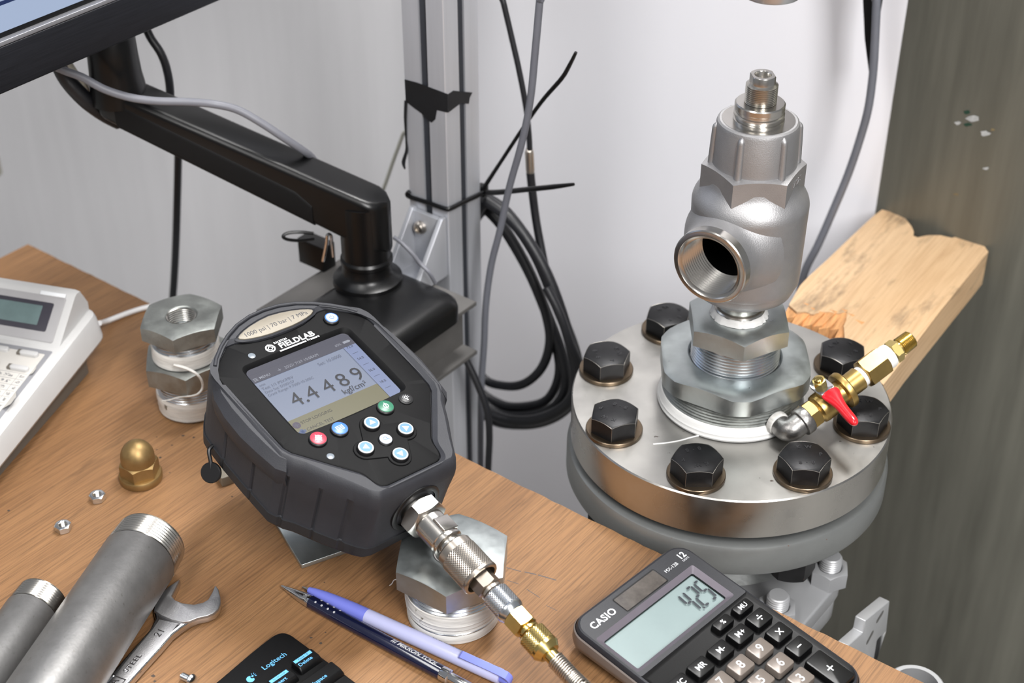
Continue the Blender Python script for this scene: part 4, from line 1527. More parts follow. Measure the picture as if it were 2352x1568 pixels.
# logo lettering
b = B()
b.text('FIELDLAB', 6.2, T(4.8, 37.9, 3.08), bold=0.2, space=1.06)
b.text('RALSTON', 2.3, T(-5.4, 41.9, 3.08), bold=0.06)
b.text('Pressure', 2.7, T(15.4, 34.3, 3.08), bold=0.06)
b.box((-0.6, 34.1, 3.05), (20.6, 1.1, 0.06))
b.ring([(2.4, 3.04), (3.4, 3.04), (3.4, 3.1), (2.4, 3.1)], 32, X=T(-15, 39.2, 0))
b.ring([(1.1, 3.04), (1.6, 3.04), (1.6, 3.1), (1.1, 3.1)], 24, X=T(-15, 39.2, 0))
for k in range(4):
    b.box((2.5, 0, 3.07), (2.2, 0.6, 0.06), X=T(-15, 39.2, 0) @ RZ(90 * k))
b.build('logo_lettering', 'white', gauge)


def tri(r, rot, z):
    return [(r * math.cos(R(rot + 120 * k)), r * math.sin(R(rot + 120 * k)), z) for k in range(3)]


def button(x, y, r, mat, icon, rimmat=None, h=2.0, icmat='white'):
    q = B()
    q.lathe([(r + 0.9, 0), (r + 0.9, h * 0.6), (r + 0.3, h * 0.95), (r * 0.9, h)], 40, X=T(x, y, 3.0))
    o = q.build('button', 'keybase', gauge)
    q = B()
    q.lathe([(r, h - 0.3), (r, h + 0.15), (r - 0.3, h + 0.3)], 40, X=T(x, y, 3.0), cap0=False)
    q.build('button_cap', rimmat or mat, o)
    if rimmat:
        q = B()
        q.lathe([(r - 0.75, h + 0.32), (r - 0.78, h + 0.36)], 40, X=T(x, y, 3.0), cap0=False)
        q.build('button_face', mat, o)
    q = B()
    icon(q, T(x, y, 3.0 + h + 0.42))
    q.build('button_icon', icmat, o)


def ic_tri(rot):
    def f(q, X):
        v = tri(2.5, rot, 0)
        q.add(v, [(0, 1, 2)], X)
    return f


def ic_power(q, X):
    q.tube([(1.5 * math.cos(a), 1.5 * math.sin(a), 0) for a in [R(130 + 280 * k / 14) for k in range(15)]], 0.24, 6, X=X, smooth=False)
    q.tube([(0, 0.3, 0), (0, 2, 0)], 0.24, 6, X=X, smooth=False)


def ic_phi(q, X):
    q.tube([(1.6 * math.cos(R(k * 15)), 1.6 * math.sin(R(k * 15)), 0) for k in range(25)], 0.3, 6, X=X, smooth=False)
    q.tube([(0.25, 2.8, 0), (-0.25, -2.8, 0)], 0.3, 6, X=X, smooth=False)


def ic_cross(q, X):
    q.tube([(1.9 * math.cos(R(k * 15)), 1.9 * math.sin(R(k * 15)), 0) for k in range(25)], 0.24, 6, X=X, smooth=False)
    for a in (0, 45, 90, 135):
        q.box((0, 0, 0), (6.0 if a % 90 == 0 else 3.6, 0.4, 0.1), X=X @ RZ(a + 12))


def ic_menu(q, X):
    for k in range(4):
        q.box((0, 1.6 - k * 1.05, 0), (4.4, 0.34, 0.1), X=X)
    for s_ in (-1, 1):
        q.box((s_ * 2.4, 0, 0), (0.34, 3.6, 0.1), X=X)


def ic_lens(q, X):
    q.tube([(-0.3 + 1.2 * math.cos(R(k * 15)), 0.2 + 1.2 * math.sin(R(k * 15)), 0) for k in range(25)], 0.2, 6, X=X, smooth=False)
    q.tube([(0.6, -0.4, 0), (2.0, -1.4, 0)], 0.26, 6, X=X, smooth=False)


def ic_bulb(q, X):
    q.tube([(1.0 * math.cos(R(k * 20)), 0.4 + 1.0 * math.sin(R(k * 20)), 0) for k in range(19)], 0.22, 6, X=X, smooth=False)
    q.box((0, -1.4, 0), (0.8, 1.6, 0.1), X=X)
    for k in range(7):
        a = R(-10 + 200 * k / 6)
        q.tube([(1.7 * math.cos(a), 0.4 + 1.7 * math.sin(a), 0), (2.3 * math.cos(a), 0.4 + 2.3 * math.sin(a), 0)], 0.16, 5, X=X, smooth=False)


button(36.4, 43.0, 4.5, 'whiteb', ic_power, 'blueb', icmat='blueb')
button(18.5, -39.9, 5.0, 'greenb', ic_phi)
button(35.3, -39.8, 3.9, 'keybase', ic_bulb, h=1.0)
button(-18.6, -41.0, 5.0, 'blueb', ic_menu)
button(-35.2, -41.3, 5.0, 'redb', ic_cross)
for x, y, rot in ((1.2, -47.6, 90), (17.2, -61.9, 0), (-14.6, -62.4, 180), (1.0, -77.2, 270)):
    button(x, y, 4.8, 'blueb', ic_tri(rot), 'white', h=3.0)
button(1.1, -62.4, 3.9, 'whiteb', ic_lens, h=2.2, icmat='blueb')
# raised pad round the arrow keys
q = B()
pts = []
for ccx, ccy, a0, a1 in ((17.2, -61.9, -115, 65), (1.2, -47.6, -25, 155), (-14.6, -62.4, 65, 245), (1.0, -77.2, 155, 335)):
    for k in range(13):
        a = R(a0 + (a1 - a0) * k / 12)
        pts.append((ccx + 7.6 * math.cos(a), ccy + 7.6 * math.sin(a)))
q.slab(pts, 2.4, 3.9, 0.5)
q.build('keypad_base', 'panel', gauge)
for x, y in ((-29.4, 39.0), (-36.2, -55.8)):
    q = B()
    q.lathe([(2.4, 2.6), (2.4, 3.15), (2.1, 3.25)], 24, X=T(x, y, 0), cap0=False)
    q.build('indicator_lens', 'led', gauge)
# port recess and port hexagon
GY = T(2, -99.6, -23) @ RX(90)              # Z runs out of the bottom end of the gauge
q = B()
q.ring([(15, -8), (15, 0.6), (17, 0.8), (18.4, 0.3), (18.6, -0.6), (18.6, -8)], 48, X=GY)
q.lathe([(15.2, -6), (15.2, -5.9)], 48, X=GY)
q.build('port_recess', 'keybase', gauge)
q = B()
q.hexa(26, 3, 13, X=GY @ RZ(8), ch0=True, rim=0.94)
q.lathe([(12, -5), (12, 3)], 32, X=GY)
q.build('port_hexagon', 'stainless', gauge)
# rubber dust plug on its tether
_z = min(range(30, 110), key=lambda z: abs((GM.inverted() @ AZ(485, 1085, z)).x + 71))
pa = (GM.inverted() @ AZ(485, 1085, _z))
q = B()
q.lathe([(6.4, -1.6), (6.8, -1), (6.8, 1), (6.2, 1.6)], 32, X=axis(pa, GM.inverted().to_3x3() @ Vector((-0.2, -0.85, 0.5))))
q.lathe([(3.6, -8), (3.6, -1.6)], 20, X=axis(pa, GM.inverted().to_3x3() @ Vector((-0.2, -0.85, 0.5))))
IG = GM.inverted()
q.tube([Vector((-62, pa.y + 10, -46)), Vector((-68, pa.y + 9, -47)), pa.lerp(Vector((-68, pa.y + 8, -47)), 0.5), pa], 1.4, 8)
q.build('dust_plug', 'keybase', gauge)
# stand under the gauge
st = thing('metal_stand', 'bare metal plate stand propping up the grey pressure gauge', 'stand')
FS = frame(AZ(692, 1299, 3), (0.88, 0.47, 0), (0, 0, 1))
b = B()
b.slab(rpoly([(0, 0), (84, 0), (84, 74), (0, 74)], 1.0, 3), -2.9, 0.6, 0.4, X=FS, both=True)
b.build('plate', 'galv', st)
b = B()
w_ = AZ(517, 1093, 4)
b.box((0, 0, 0), (9, 12, 8), 0.6, X=frame(w_, (0.88, 0.47, 0), (0, 0, 1)))
o = b.build('spacer_block', 'plateinfo')
tag(o, 'small pale block on the bench below the gauge dust plug', 'block')
b = B()
p = FS @ Vector((46, 46, 0.4))
g0 = GM @ Vector((0, -8, -58.1))
b.tube([p, p.lerp(g0, 0.2), p.lerp(g0, 0.9), g0 - Vector((0, 0, 4.2))], [16, 11, 11, 15], 24, smooth=False)
b.build('prop', 'steelplate', st)

# ------------------------------------------------------------------ hose assembly
HS = GM @ GY
hose = thing('test_hose', 'chain of nickel and brass couplings leading into the coiled steel hose', 'hose', HS)
q = B()
q.lathe([(9.4, 12.9), (10.2, 13.4), (10.2, 29), (9.4, 29.8), (9.4, 30.6), (10.3, 31), (10.3, 32.6), (9.6, 33.2), (7.6, 33.6), (7.6, 35), (8.4, 35.2), (8.4, 37), (7.4, 37.4), (7.4, 40)], 56)
q.box((9.4, 0, 24), (1.7, 12.5, 11), 0.3, X=RZ(75))
q.build('adapter_barrel', 'stainless', hose)
q = B()
q.lathe([(8, 36.6), (11.2, 37), (11.9, 38), (11.9, 43)], 64, cap0=False, cap1=False)
q.lathe([(12.2, 61.6), (12.6, 62.2), (12.6, 63.8), (12.0, 64.6), (10.4, 64.6), (10.2, 61)], 64, cap0=False, cap1=False)
q.text('8', 3, fn=lambda x, y, z: (11.95 * math.sin(x / 12 + 0.6), -11.95 * math.cos(x / 12 + 0.6), 40 - y))
ks = q.build('knurled_sleeve', 'nickel', hose)
q = B()
q.knurl(12.3, 42.8, 61.8, 84, 20, 0.36)
q.build('knurling', 'nickel', ks, sharp=1)
q = B()
q.hexa(14.4, 60, 73, X=RZ(20), ch0=False, ch1=True)
q.lathe([(6, 72), (6, 73.6), (7.2, 74), (7.2, 75.6), (5.8, 76), (5.8, 79)], 40)
q.build('hex_connector', 'nickel', hose)
q = B()
q.lathe([(5, 76), (7.4, 76.2), (8.5, 77.4)], 48, cap0=False, cap1=False)
q.lathe([(8.6, 90), (9.0, 90.8), (8.8, 92.4), (7.4, 95), (6, 95.2)], 48, cap0=False)
ks = q.build('knurled_nut', 'zinc', hose)
q = B()
q.knurl(8.8, 77.4, 90.2, 64, 15, 0.3)
q.build('knurling', 'zinc', ks, sharp=1)
q = B()
q.hexa(14.8, 95, 106.4, X=RZ(10), ch0=True)
q.lathe([(6.4, 94), (7.0, 94.6), (7.0, 95.4)], 40)
q.lathe([(5.6, 106), (5.6, 107.6), (7.0, 108), (7.0, 109.4), (5.8, 110), (5.8, 112)], 40)
q.build('brass_hexagon', 'brassbright', hose)
q = B()
q.lathe([(5.5, 110), (7.6, 110.2), (8.6, 111.4)], 48, cap0=False, cap1=False)
q.lathe([(8.7, 121), (9.2, 121.6), (9.2, 123.6), (6.8, 127.4), (5.2, 127.6)], 48, cap0=False)
q.lathe([(4.6, 127), (4.6, 136), (4.2, 136.6)], 32)
ks = q.build('brass_knurled_nut', 'brassbright', hose)
q = B()
q.knurl(8.9, 111.2, 121.2, 64, 12, 0.3)
q.build('knurling', 'brassbright', ks, sharp=1)
# sprung hose that bends down to the table
hp0 = Vector((0, 0, 132))
pts = [hp0]
IH_ = HS.inverted()
w0 = HS @ hp0
wd = (HS.to_3x3() @ Vector((0, 0, 1))).normalized()
path = [w0, w0 + wd * 14, w0 + wd * 26 + Vector((0, 0, 1)), AZ(1330, 1580, 12), AZ(1372, 1660, 7), AZ(1395, 1760, 6), AZ(1395, 1900, 6)]
q = B()
q.tube([IH_ @ p for p in path], [4.6, 4.4, 4.0, 3.3, 3.2, 3.2, 3.2], 16, sub=10)
q.build('hose_core', 'stainthr', hose)
dense = []
P = [IH_ @ p for p in path]
for i in range(len(P) - 1):
    p0, p1, p2, p3 = P[max(i - 1, 0)], P[i], P[i + 1], P[min(i + 2, len(P) - 1)]
    for k in range(40):
        t = k / 40
        dense.append(0.5 * ((2 * p1) + (p2 - p0) * t + (2 * p0 - 5 * p1 + 4 * p2 - p3) * t * t + (3 * p1 - p0 - 3 * p2 + p3) * t ** 3))
acc, last = 0.0, 0.0
q = B()
pos, cum = [dense[0]], [0.0]
for a, c in zip(dense, dense[1:]):
    cum.append(cum[-1] + (c - a).length)
L_ = min(cum[-1], 120)


def at_len(s):
    for i in range(len(cum) - 1):
        if cum[i + 1] >= s:
            t = (s - cum[i]) / max(1e-6, cum[i + 1] - cum[i])
            return dense[i].lerp(dense[i + 1], t), (dense[i + 1] - dense[i]).normalized()
    return dense[-1], (dense[-1] - dense[-2]).normalized()


hel, up = [], Vector((1, 0, 0))
pitch = 1.55
nst = int(L_ / pitch * 14)
for k in range(nst):
    s = L_ * k / nst
    p, d = at_len(s)
    up = (up - d * up.dot(d)).normalized()
    w = d.cross(up)
    a = 2 * PI * s / pitch
    rad = 4.9 if s < 26 else lerp(4.9, 3.9, min(1, (s - 26) / 14))
    hel.append(p + (up * math.cos(a) + w * math.sin(a)) * rad)
q.tube(hel, 0.72, 6, smooth=False)
q.build('spring_coil', 'nickel', hose, sharp=60)

# ================================================================== loose fittings on the bench
# hexagon bushing beside the hose
BX = T(-36.9, 703.6, 0)
bb = thing('hex_bushing', 'galvanized hexagon bushing standing under the knurled hose couplings', 'bushing', BX)
q = B()
q.hexa(65.5, 34.2, 50.6, rim=0.985, ang=20, bore=11.5, zb=30, phase=R(-94))
q.build('hexagon', 'galv', bb)
q = B()
q.lathe([(11.6, 50)] + thr(11.7, 49.6, 31, 1.8, 1.0), 48, cap0=False, cap1=False)
q.build('bore_thread', 'stainthr', bb)
q = B()
q.lathe([(28, 0.1)] + thr(29.6, 0.4, 9, 2.3, 1.1) + [(29.0, 9.2)], 96, cap1=False)
q.lathe([(28.6, 22)] + thr(30.2, 23, 34.2, 2.3, 1.5), 96, cap1=False)
q.build('thread', 'zinc', bb)
q = B()
q.lathe([(29.2, 8.6), (30.2, 9.4), (29.9, 11), (30.5, 12.4), (30.2, 14), (30.8, 15.6), (30.4, 17), (30.8, 19), (30.3, 21), (30.4, 23), (29.2, 24.4)], 96, cap0=False, cap1=False)
q.lathe([(29.7, 0.5), (29.9, 2.5), (29.9, 6), (29.4, 7)], 96, cap0=False, cap1=False)
q.build('thread_tape', 'ptfeold', bb)
q = B()
q.tube([BX.inverted() @ AZ(*p) for p in ((921, 1327, 40), (912, 1330, 34), (905, 1332, 28), (900, 1340, 22), (895, 1344, 18))], 0.35, 5)
q.build('tape_strand', 'ptfe', bb)

# two bushings screwed together
SX = T(-240.2, 923.3, 0)
sk = thing('bushing_stack', 'two galvanized hexagon bushings screwed together, standing near the white telephone', 'bushing', SX)
q = B()
q.hexa(53.5, 68.2, 80.8, rim=0.985, ang=22, ch0=False, bore=10.8, zb=62, phase=R(-91))
q.build('upper_hexagon', 'galv2', sk)
q = B()
q.lathe([(10.9, 80.4)] + thr(11.0, 80, 62, 1.8, 1.0), 40, cap0=False, cap1=False)
q.build('bore_thread', 'stainthr', sk)
q = B()
q.lathe([(22, 46)] + thr(24, 48, 68.4, 2.3, 1.3), 80)
q.lathe([(24, 0.1)] + thr(25.6, 0.6, 31.4, 2.3, 1.4, 26.2), 80)
q.build('thread', 'zinc', sk)
q = B()
q.lathe([(23.6, 47.4), (25.2, 48.2), (25.0, 51), (24.6, 54), (24.9, 57), (24.2, 59.4), (23.2, 60)], 64, cap0=False, cap1=False)
q.lathe([(24.6, 2), (25.9, 2.6), (25.6, 5), (26.2, 7), (25.8, 10), (26.4, 12), (26.4, 15), (26, 18), (24.9, 19)], 64, cap0=False, cap1=False)
q.tube([SX.inverted() @ AZ(*p) for p in ((400, 838, 57), (425, 845, 57), (448, 856, 55), (462, 872, 48), (465, 890, 40), (455, 904, 36), (440, 909, 33), (410, 912, 30), (390, 918, 27), (372, 920, 25))], [1.2, 1.2, 1.0, .9, .9, .8, .6, .5, .5, .4], 6)
q.build('thread_tape', 'ptfeold', sk)
q = B()
q.hexa(57.5, 31.2, 47.2, rim=0.985, ang=22, ch0=False, phase=R(-82))
q.build('lower_hexagon', 'galv2', sk)

# brass domed cap nut
fp = AZ(315, 1130, 0)
cn = thing('cap_nut', 'dull brass domed cap nut standing on the bench', 'nut', T(fp.x, fp.y + 14.8, 0))
q = B()
q.lathe([(13.5, 0.1), (15, 0.6), (15.2, 2), (15.2, 5), (14.6, 6)], 56)
q.build('flange', 'brassold', cn)
q = B()
q.hexa(24.2, 5.6, 16.4, rim=0.97, ang=35, phase=R(-95))
q.build('hexagon', 'brassold', cn)
q = B()
q.lathe([(12.0, 14), (11.9, 19)] + [(11.9 * math.cos(R(a)), 20 + 13.0 * math.sin(R(a))) for a in range(0, 90, 8)] + [(0.01, 33)], 56)
q.build('dome', 'brassold', cn, sharp=60)


def small_nut(px, py, rot, label):
    p = AZ(px, py, 0)
    k = B()
    k.hexa(10, 0.05, 5, X=RZ(rot), ch0=True, bore=3.0, rim=0.93)
    o = k.build('hex_nut', 'zinc', X=T(*p))
    tag(o, label, 'nut', None)
    k = B()
    k.lathe([(3.02, 4.7)] + thr(3.02, 4.5, 0.4, 0.8, 0.35), 24, cap0=False, cap1=False)
    k.build('bore_thread', 'stainthr', o)
    return o


small_nut(225, 1147, 12, 'small zinc hexagon nut nearer the brass cap nut')
small_nut(146, 1216, 25, 'small zinc hexagon nut nearer the pipe nipples, farther from the cap nut')


def nipple(px, py, r, L, ang, tl, label, turns):
    p = AZ(px, py, r)
    d = Vector((math.cos(R(ang)), math.sin(R(ang)), 0))
    t_ = thing('pipe_nipple', label, 'pipe', axis(p, -d))
    k = B()
    k.lathe([(r - 0.5, tl), (r, tl + 0.8), (r, L - tl)], 80, cap0=False)
    k.build('tube', 'pipe', t_)
    k = B()
    k.lathe([(r - 4, 6), (r - 3.4, 0.02), (r - 1.6, 0), (r - 1.2, 0.3)] + thr(r - 1.0, 0.5, tl - 1.2, turns, 0.75, r - 0.1) + [(r - 0.3, tl)], 80, cap0=False, cap1=False)
    k.build('thread', 'stainthr', t_)
    k = B()
    k.lathe([(r - 4, 1), (r - 4, L - tl)], 48, cap0=False)
    k.build('bore', 'pipe', t_)


nipple(348, 1241, 24.3, 215, 75.9, 18, 'large grey steel pipe nipple lying next to the open spanner', 2.2)
nipple(99, 1371, 17.2, 190, 77.0, 15, 'smaller grey steel pipe nipple with darker threaded end at the left', 1.9)

# ------------------------------------------------------------------ spanner
sp_ = thing('open_spanner', 'chrome open-end spanner marked 21 lying beside the pipe', 'spanner')
head = [(414, 1329), (395.5, 1368), (403, 1377), (420, 1384), (445, 1387), (465, 1383), (477, 1376), (486, 1360), (494, 1342), (503, 1352), (507.5, 1370), (508, 1385), (503, 1398), (492, 1408), (475, 1415), (455, 1419), (436, 1427)]
tail = [(416, 1440), (396, 1456), (369, 1487), (337, 1522), (298, 1565), (250, 1620), (190, 1690), (130, 1690), (180, 1635), (240, 1566), (273, 1524), (311, 1481), (343, 1445), (356, 1420)]
lhead = [(352, 1402), (356, 1382), (366, 1366), (384, 1348)]


def tbl(l, z):
    return [AZ(x, y, z)[:2] for x, y in l]


def ccw(p):
    a = sum(p[i - 1][0] * p[i][1] - p[i][0] * p[i - 1][1] for i in range(len(p)))
    return p if a > 0 else p[::-1]


full = ccw(tbl(head + tail + lhead, 6.5))
q = B()
q.slab(full, 0.4, 6.6, 1.5, both=True)
q.build('shank', 'chrome', sp_, sharp=40)
hd = ccw(tbl(head + [(420, 1429), (395, 1424), (370, 1414)] + lhead, 8))
q = B()
q.slab(offs(hd, -0.4), 6.2, 8.2, 0.5)
q.build('jaw_head', 'satin', sp_)
q = B()
inn = ccw(tbl([(410, 1431), (392, 1452), (362, 1484), (330, 1519), (290, 1562), (200, 1665), (170, 1665), (258, 1558), (284, 1525), (319, 1482), (351, 1444), (366, 1422)], 6.7))
q.slab(inn, 6.0, 6.75, 0.2)
q.build('shank_panel', 'satin', sp_)
sd = (AZ(360, 1440, 7) - AZ(290, 1518, 7)).normalized()
q = B()
q.text('21', 6.6, frame(AZ(367, 1453, 6.9), sd, (0, 0, 1)), ext=0.25, space=1.1)
q.text('STEEL', 5.0, frame(AZ(305, 1523, 6.9), sd, (0, 0, 1)), ext=0.25, space=1.25)
q.text('A', 7, frame(AZ(263, 1566, 6.9), sd, (0, 0, 1)), ext=0.25)
X_ = frame(AZ(260, 1571, 6.9), sd, (0, 0, 1))
for a_ in ((0, 4.6, 12, 0.5), (0, -4.6, 12, 0.5), (6, 0, 0.5, 9.6), (-6, 0, 0.5, 9.6)):
    q.box((a_[0], a_[1], 0), (a_[2], a_[3], 0.4), X=X_)
q.build('raised_lettering', 'chrome', sp_)

# ------------------------------------------------------------------ screw
s0, s1 = AZ(417, 1551, 2.6), AZ(441, 1562, 3.6)
sx_ = axis(s0, s1 - s0)
sc_ = thing('machine_screw', 'small steel pan head screw lying next to the keyboard', 'screw', sx_)
q = B()
q.lathe([(1.6, 0), (2.0, 0.5)] + thr(2.3, 0.6, 7.6, 0.75, 0.4) + [(2, 8)], 28)
q.build('shank', 'zinc', sc_)
q = B()
q.lathe([(2, 7.8), (3.9, 8), (4.0, 8.6), (3.4, 10), (2, 10.7), (0.01, 10.9)], 32)
q.build('head', 'zinc', sc_)

# ------------------------------------------------------------------ keyboard
KO = AZ(676.4, 1471.9, 7)
KM = RZ(46)
KM.translation = Vector((KO.x, KO.y, 0))
kb = thing('keyboard', 'black computer keyboard corner with pale blue lettering', 'keyboard', KM)
q = B()
q.slab(ccw(rpoly([(4.5, -150), (4, -50), (1.8, 14), (-20, 12.4), (-60, 6.5), (-118, 4), (-118, -150)], 16, 8)), 0.6, 7, 1.2, both=True)
q.build('case', 'kbd', kb)
q = B()
q.text('Logitech', 5.2, T(-19.2, -4.2, 7.06), bold=0.03)
q.poly([(-38.3 + 2.4 * math.cos(R(a)), -5.4 + 2.6 * math.sin(R(a))) for a in range(60, 330, 15)] + [(-36.2 + 1.4 * math.cos(R(a)), -4.8 + 1.3 * math.sin(R(a))) for a in range(270, 90, -20)], 7.06)
q.poly(circ(0.7, 16, -36.0, -4.4), 7.06)
for a, l0, l1 in ((70, 1.4, 2.3), (35, 1.5, 2.6), (5, 1.5, 2.4), (-30, 1.5, 2.5)):
    q.tube([(-36 + l * math.cos(R(a)), -4.4 + l * math.sin(R(a)), 7.06) for l in (l0, l1)], 0.2, 5, smooth=False)
q.build('logo_lettering', 'cyan', kb)


def kkey(cx, cy, w, h, top, bx=None, small=None, align='CENTER'):
    k = B()
    k.rings([[(x, y, 6.2) for x, y in rrect(w + 1.5, h + 2.4, 1.2, 3, cx + 0.3, cy - 0.9)], [(x, y, 8.2) for x, y in rrect(w + 1.2, h + 2.0, 1.2, 3, cx + 0.3, cy - 0.8)], [(x, y, 11.0) for x, y in rrect(w, h, 1.0, 3, cx, cy)], [(x, y, 11.3) for x, y in rrect(w - 0.8, h - 0.8, 0.8, 3, cx, cy)]])
    o = k.build('key', 'keyblk', kb)
    k = B()
    k.text(top, 3.7, T(cx - w / 2 + 1.2, cy - 2.0, 11.36), ax='LEFT', bold=0.04)
    if small:
        k.box((cx - 0.4, cy + 2.0, 11.33), (w - 2.6, 2.5, 0.06))
    k.build('lettering', 'cyan', o)
    if small:
        k = B()
        k.text(small, 2.0, T(cx - 0.2, cy + 2.0, 11.40))
        k.build('small_lettering', 'darkprint', o)


kkey(-7.0, -19.4, 15.6, 8.2, 'Delete', small='Pause / B')
kkey(-27.0, -21.4, 15.6, 8.2, 'Insert', small='Scroll Lock')
kkey(-10.5, -37.0, 26, 9.4, 'Backspace')
kkey(-36.5, -37.4, 20, 9.4, '=')
kkey(-46.4, -22.2, 15.6, 8.2, 'F12')

# ------------------------------------------------------------------ mechanical pencil
pa_, pb_ = Vector((-148.8, 723.0, 3.0)), Vector((-40.6, 645.0, 4.6))
pd = (pb_ - pa_).normalized()
pn = thing('mechanical_pencil', 'navy mechanical pencil with silver tip and lettering', 'pencil', axis(pa_, pd, 0))
q = B()
q.lathe([(0.5, -0.5), (0.7, 0.2), (1.1, 0.8), (1.2, 3), (1.9, 6), (2.9, 12), (3.8, 19), (4.0, 22), (4.15, 22.3), (4.15, 25.4)], 36)
q.build('tip_cone', 'chrome', pn)
q = B()
q.lathe([(4.2, 25.3), (4.5, 25.6), (4.5, 131), (4.3, 131.4)], 48)
o = q.build('barrel', 'pennavy', pn)
PI_ = axis(pa_, pd, 0).inverted().to_3x3()
upl = PI_ @ Vector((0, 0, 1))
up_a = math.atan2(upl.y, upl.x)
q = B()
for row, da in ((0, 0.35), (1, -0.45)):
    for k in range(4):
        a = up_a + da
        c = Vector((4.5 * math.cos(a), 4.5 * math.sin(a), 31 + k * 5.2 + row * 2.0))
        q.lathe([(0.75, -0.05), (0.75, 0.1), (0.55, 0.12)], 12, X=axis(c, Vector((math.cos(a), math.sin(a), 0))), cap0=False)
q.build('grip_dot', 'silverprint', o)


def onbarrel(r, z0, a0, flip=-1):
    def f(x, y, z):
        a = a0 + flip * y / r
        return (r * math.cos(a), r * math.sin(a), z0 + x)
    return f


q = B()
q.text('MIKRON TOOL', 4.4, fn=onbarrel(4.56, 112, up_a - 0.15, -1), bold=0.12, shear=0.2)
for k in range(3):
    q.text('/', 4.0, fn=onbarrel(4.56, 92.6 + 1.3 * k, up_a - 0.15, -1), bold=0.2)
q.build('lettering', 'silverprint', o)
q = B()
q.lathe([(4.5, 131.4), (4.6, 131.8), (4.6, 137), (4.2, 137.4), (3.3, 137.8), (3.3, 152), (3.0, 152.6)], 36)
q.build('end_cap', 'chrome', pn)

# ------------------------------------------------------------------ ball pen
ga, gb = Vector((-134.8, 721.6, 3.4)), Vector((-4.6, 641.6, 4.9))
gd = (gb - ga).normalized()
gx_ = axis(ga, gd, 0)
bpn = thing('ball_pen', 'lavender ball pen with blue grip and clip beside the navy pencil', 'pen', gx_)
q = B()
q.lathe([(0.35, -0.6), (0.6, 0.4), (1.0, 2.6), (1.6, 4.6)], 24)
q.build('tip', 'stainthr', bpn)
q = B()
q.lathe([(1.5, 4.4), (2.0, 4.8), (2.9, 10), (3.8, 18), (4.4, 28), (4.8, 40), (4.85, 51)], 40)
q.build('grip', 'penblue', bpn)
q = B()
q.lathe([(4.8, 51), (4.85, 51.3), (4.85, 150), (4.6, 150.6), (3.4, 150.8)], 40)
o = q.build('barrel', 'penlav', bpn)
gl = gx_.inverted().to_3x3() @ Vector((0, 0, 1))
g_a = math.atan2(gl.y, gl.x)
q = B()
q.text('O. B. office-ball', 3.6, fn=onbarrel(4.9, 110, g_a - 0.75, -1), shear=0.25)
q.text('0.5', 2.8, fn=onbarrel(4.9, 132, g_a - 0.75, -1))
q.text('[1005]', 2.6, fn=onbarrel(4.9, 144, g_a - 0.75, -1))
q.build('lettering', 'darkprint', o)
q = B()
q.lathe([(3.4, 150.6), (3.4, 156), (3.1, 157)], 32)
q.build('end_plug', 'penblue', bpn)
q = B()
cu_ = Vector((math.cos(g_a + 0.35), math.sin(g_a + 0.35), 0))
zz = Vector((0, 0, 1))
tn = zz.cross(cu_)
secs = []
for s_, h_, w_ in ((122, 5.0, 1.6), (122.4, 6.6, 2.2), (124, 8.0, 2.3), (130, 7.6, 2.2), (144, 7.6, 2.2), (152, 7.4, 2.3), (156, 6.6, 2.4), (157.6, 4, 2.4), (157.8, 1, 2.4)):
    c = zz * s_ + cu_ * h_
    dn = cu_ * -1.6 if s_ < 155 else zz * -2
    secs.append([c + tn * w_, c - tn * w_, c - tn * w_ + dn, c + tn * w_ + dn])
q.rings(secs)
q.build('clip', 'penclip', bpn)

# ------------------------------------------------------------------ calculator
a5, ti = R(45.3), R(5.5)
CXv = Vector((math.cos(a5), math.sin(a5), 0))
CYv = Vector((-math.sin(a5) * math.cos(ti), math.cos(a5) * math.cos(ti), math.sin(ti)))
CM = frame(Vector((71.73, 704.36, 26)), CXv, CXv.cross(CYv))
calc = thing('calculator', 'black desktop calculator with taupe number keys showing 4.25', 'calculator', CM)
XC = -0.8
ICM = CM.inverted()


def tozero(x, y, z):
    w = CM @ Vector((x, y, 0))
    nz = CM.to_3x3() @ Vector((0, 0, 1))
    return (x, y, (z - w.z) / nz.z)


ol = rrect(107, 149, 13, 8, XC, -73.5)
q = B()
q.rings([[tozero(x, y, 0.6) for x, y in offs(ol, -9)], [tozero(x, y, 1.2) for x, y in offs(ol, -7)], [(x, y, tozero(x, y, 0)[2] * 0.6) for x, y in offs(ol, -0.5)], [(x, y, tozero(x, y, 0)[2] * 0.42) for x, y in offs(ol, 0.6)], [(x, y, -4.2) for x, y in offs(ol, 0.4)], [(x, y, -3.4) for x, y in offs(ol, -0.4)]], cap1=False)
q.build('lower_shell', 'calctaupe', calc, sharp=40)
q = B()
o1 = offs(ol, -1.6)
wl = [(x, y) for x, y in rrect(92, 34.5, 1.5, 3, -4.2, -36.6)]
q.rings([[(x, y, -4.6) for x, y in offs(ol, -0.6)], [(x, y, -1.6) for x, y in offs(ol, -1.2)], [(x, y, -0.4) for x, y in offs(ol, -2.0)], [(x, y, 0) for x, y in offs(ol, -3.2)]], cap0=False, cap1=False)
k0 = len(q.v)
# top surface: frame round the display well (upper part) and the keyboard part below
inner = offs(ol, -3.2)
q.build('upper_rim', 'calcblk', calc)


def bridge(outer, inner_, zo, zi, name, mat, parent, n=240, c=(0, 0)):
    po_, pi_ = polar(outer, n, c=c), polar(inner_, n, c=c)
    k = B()
    k.rings([[(x, y, zo) for x, y in po_], [(x, y, zi) for x, y in pi_]], cap0=False, cap1=False)
    return k.build(name, mat, parent)


topo = [p for p in inner if p[1] > -57]
topo = [(XC + 50.3, -57)] + [p for p in inner if p[1] > -57] + [(XC - 50.3, -57)]
sol = rrect(38.4, 12.4, 1, 3, 0.2, -11.7)
k = B()
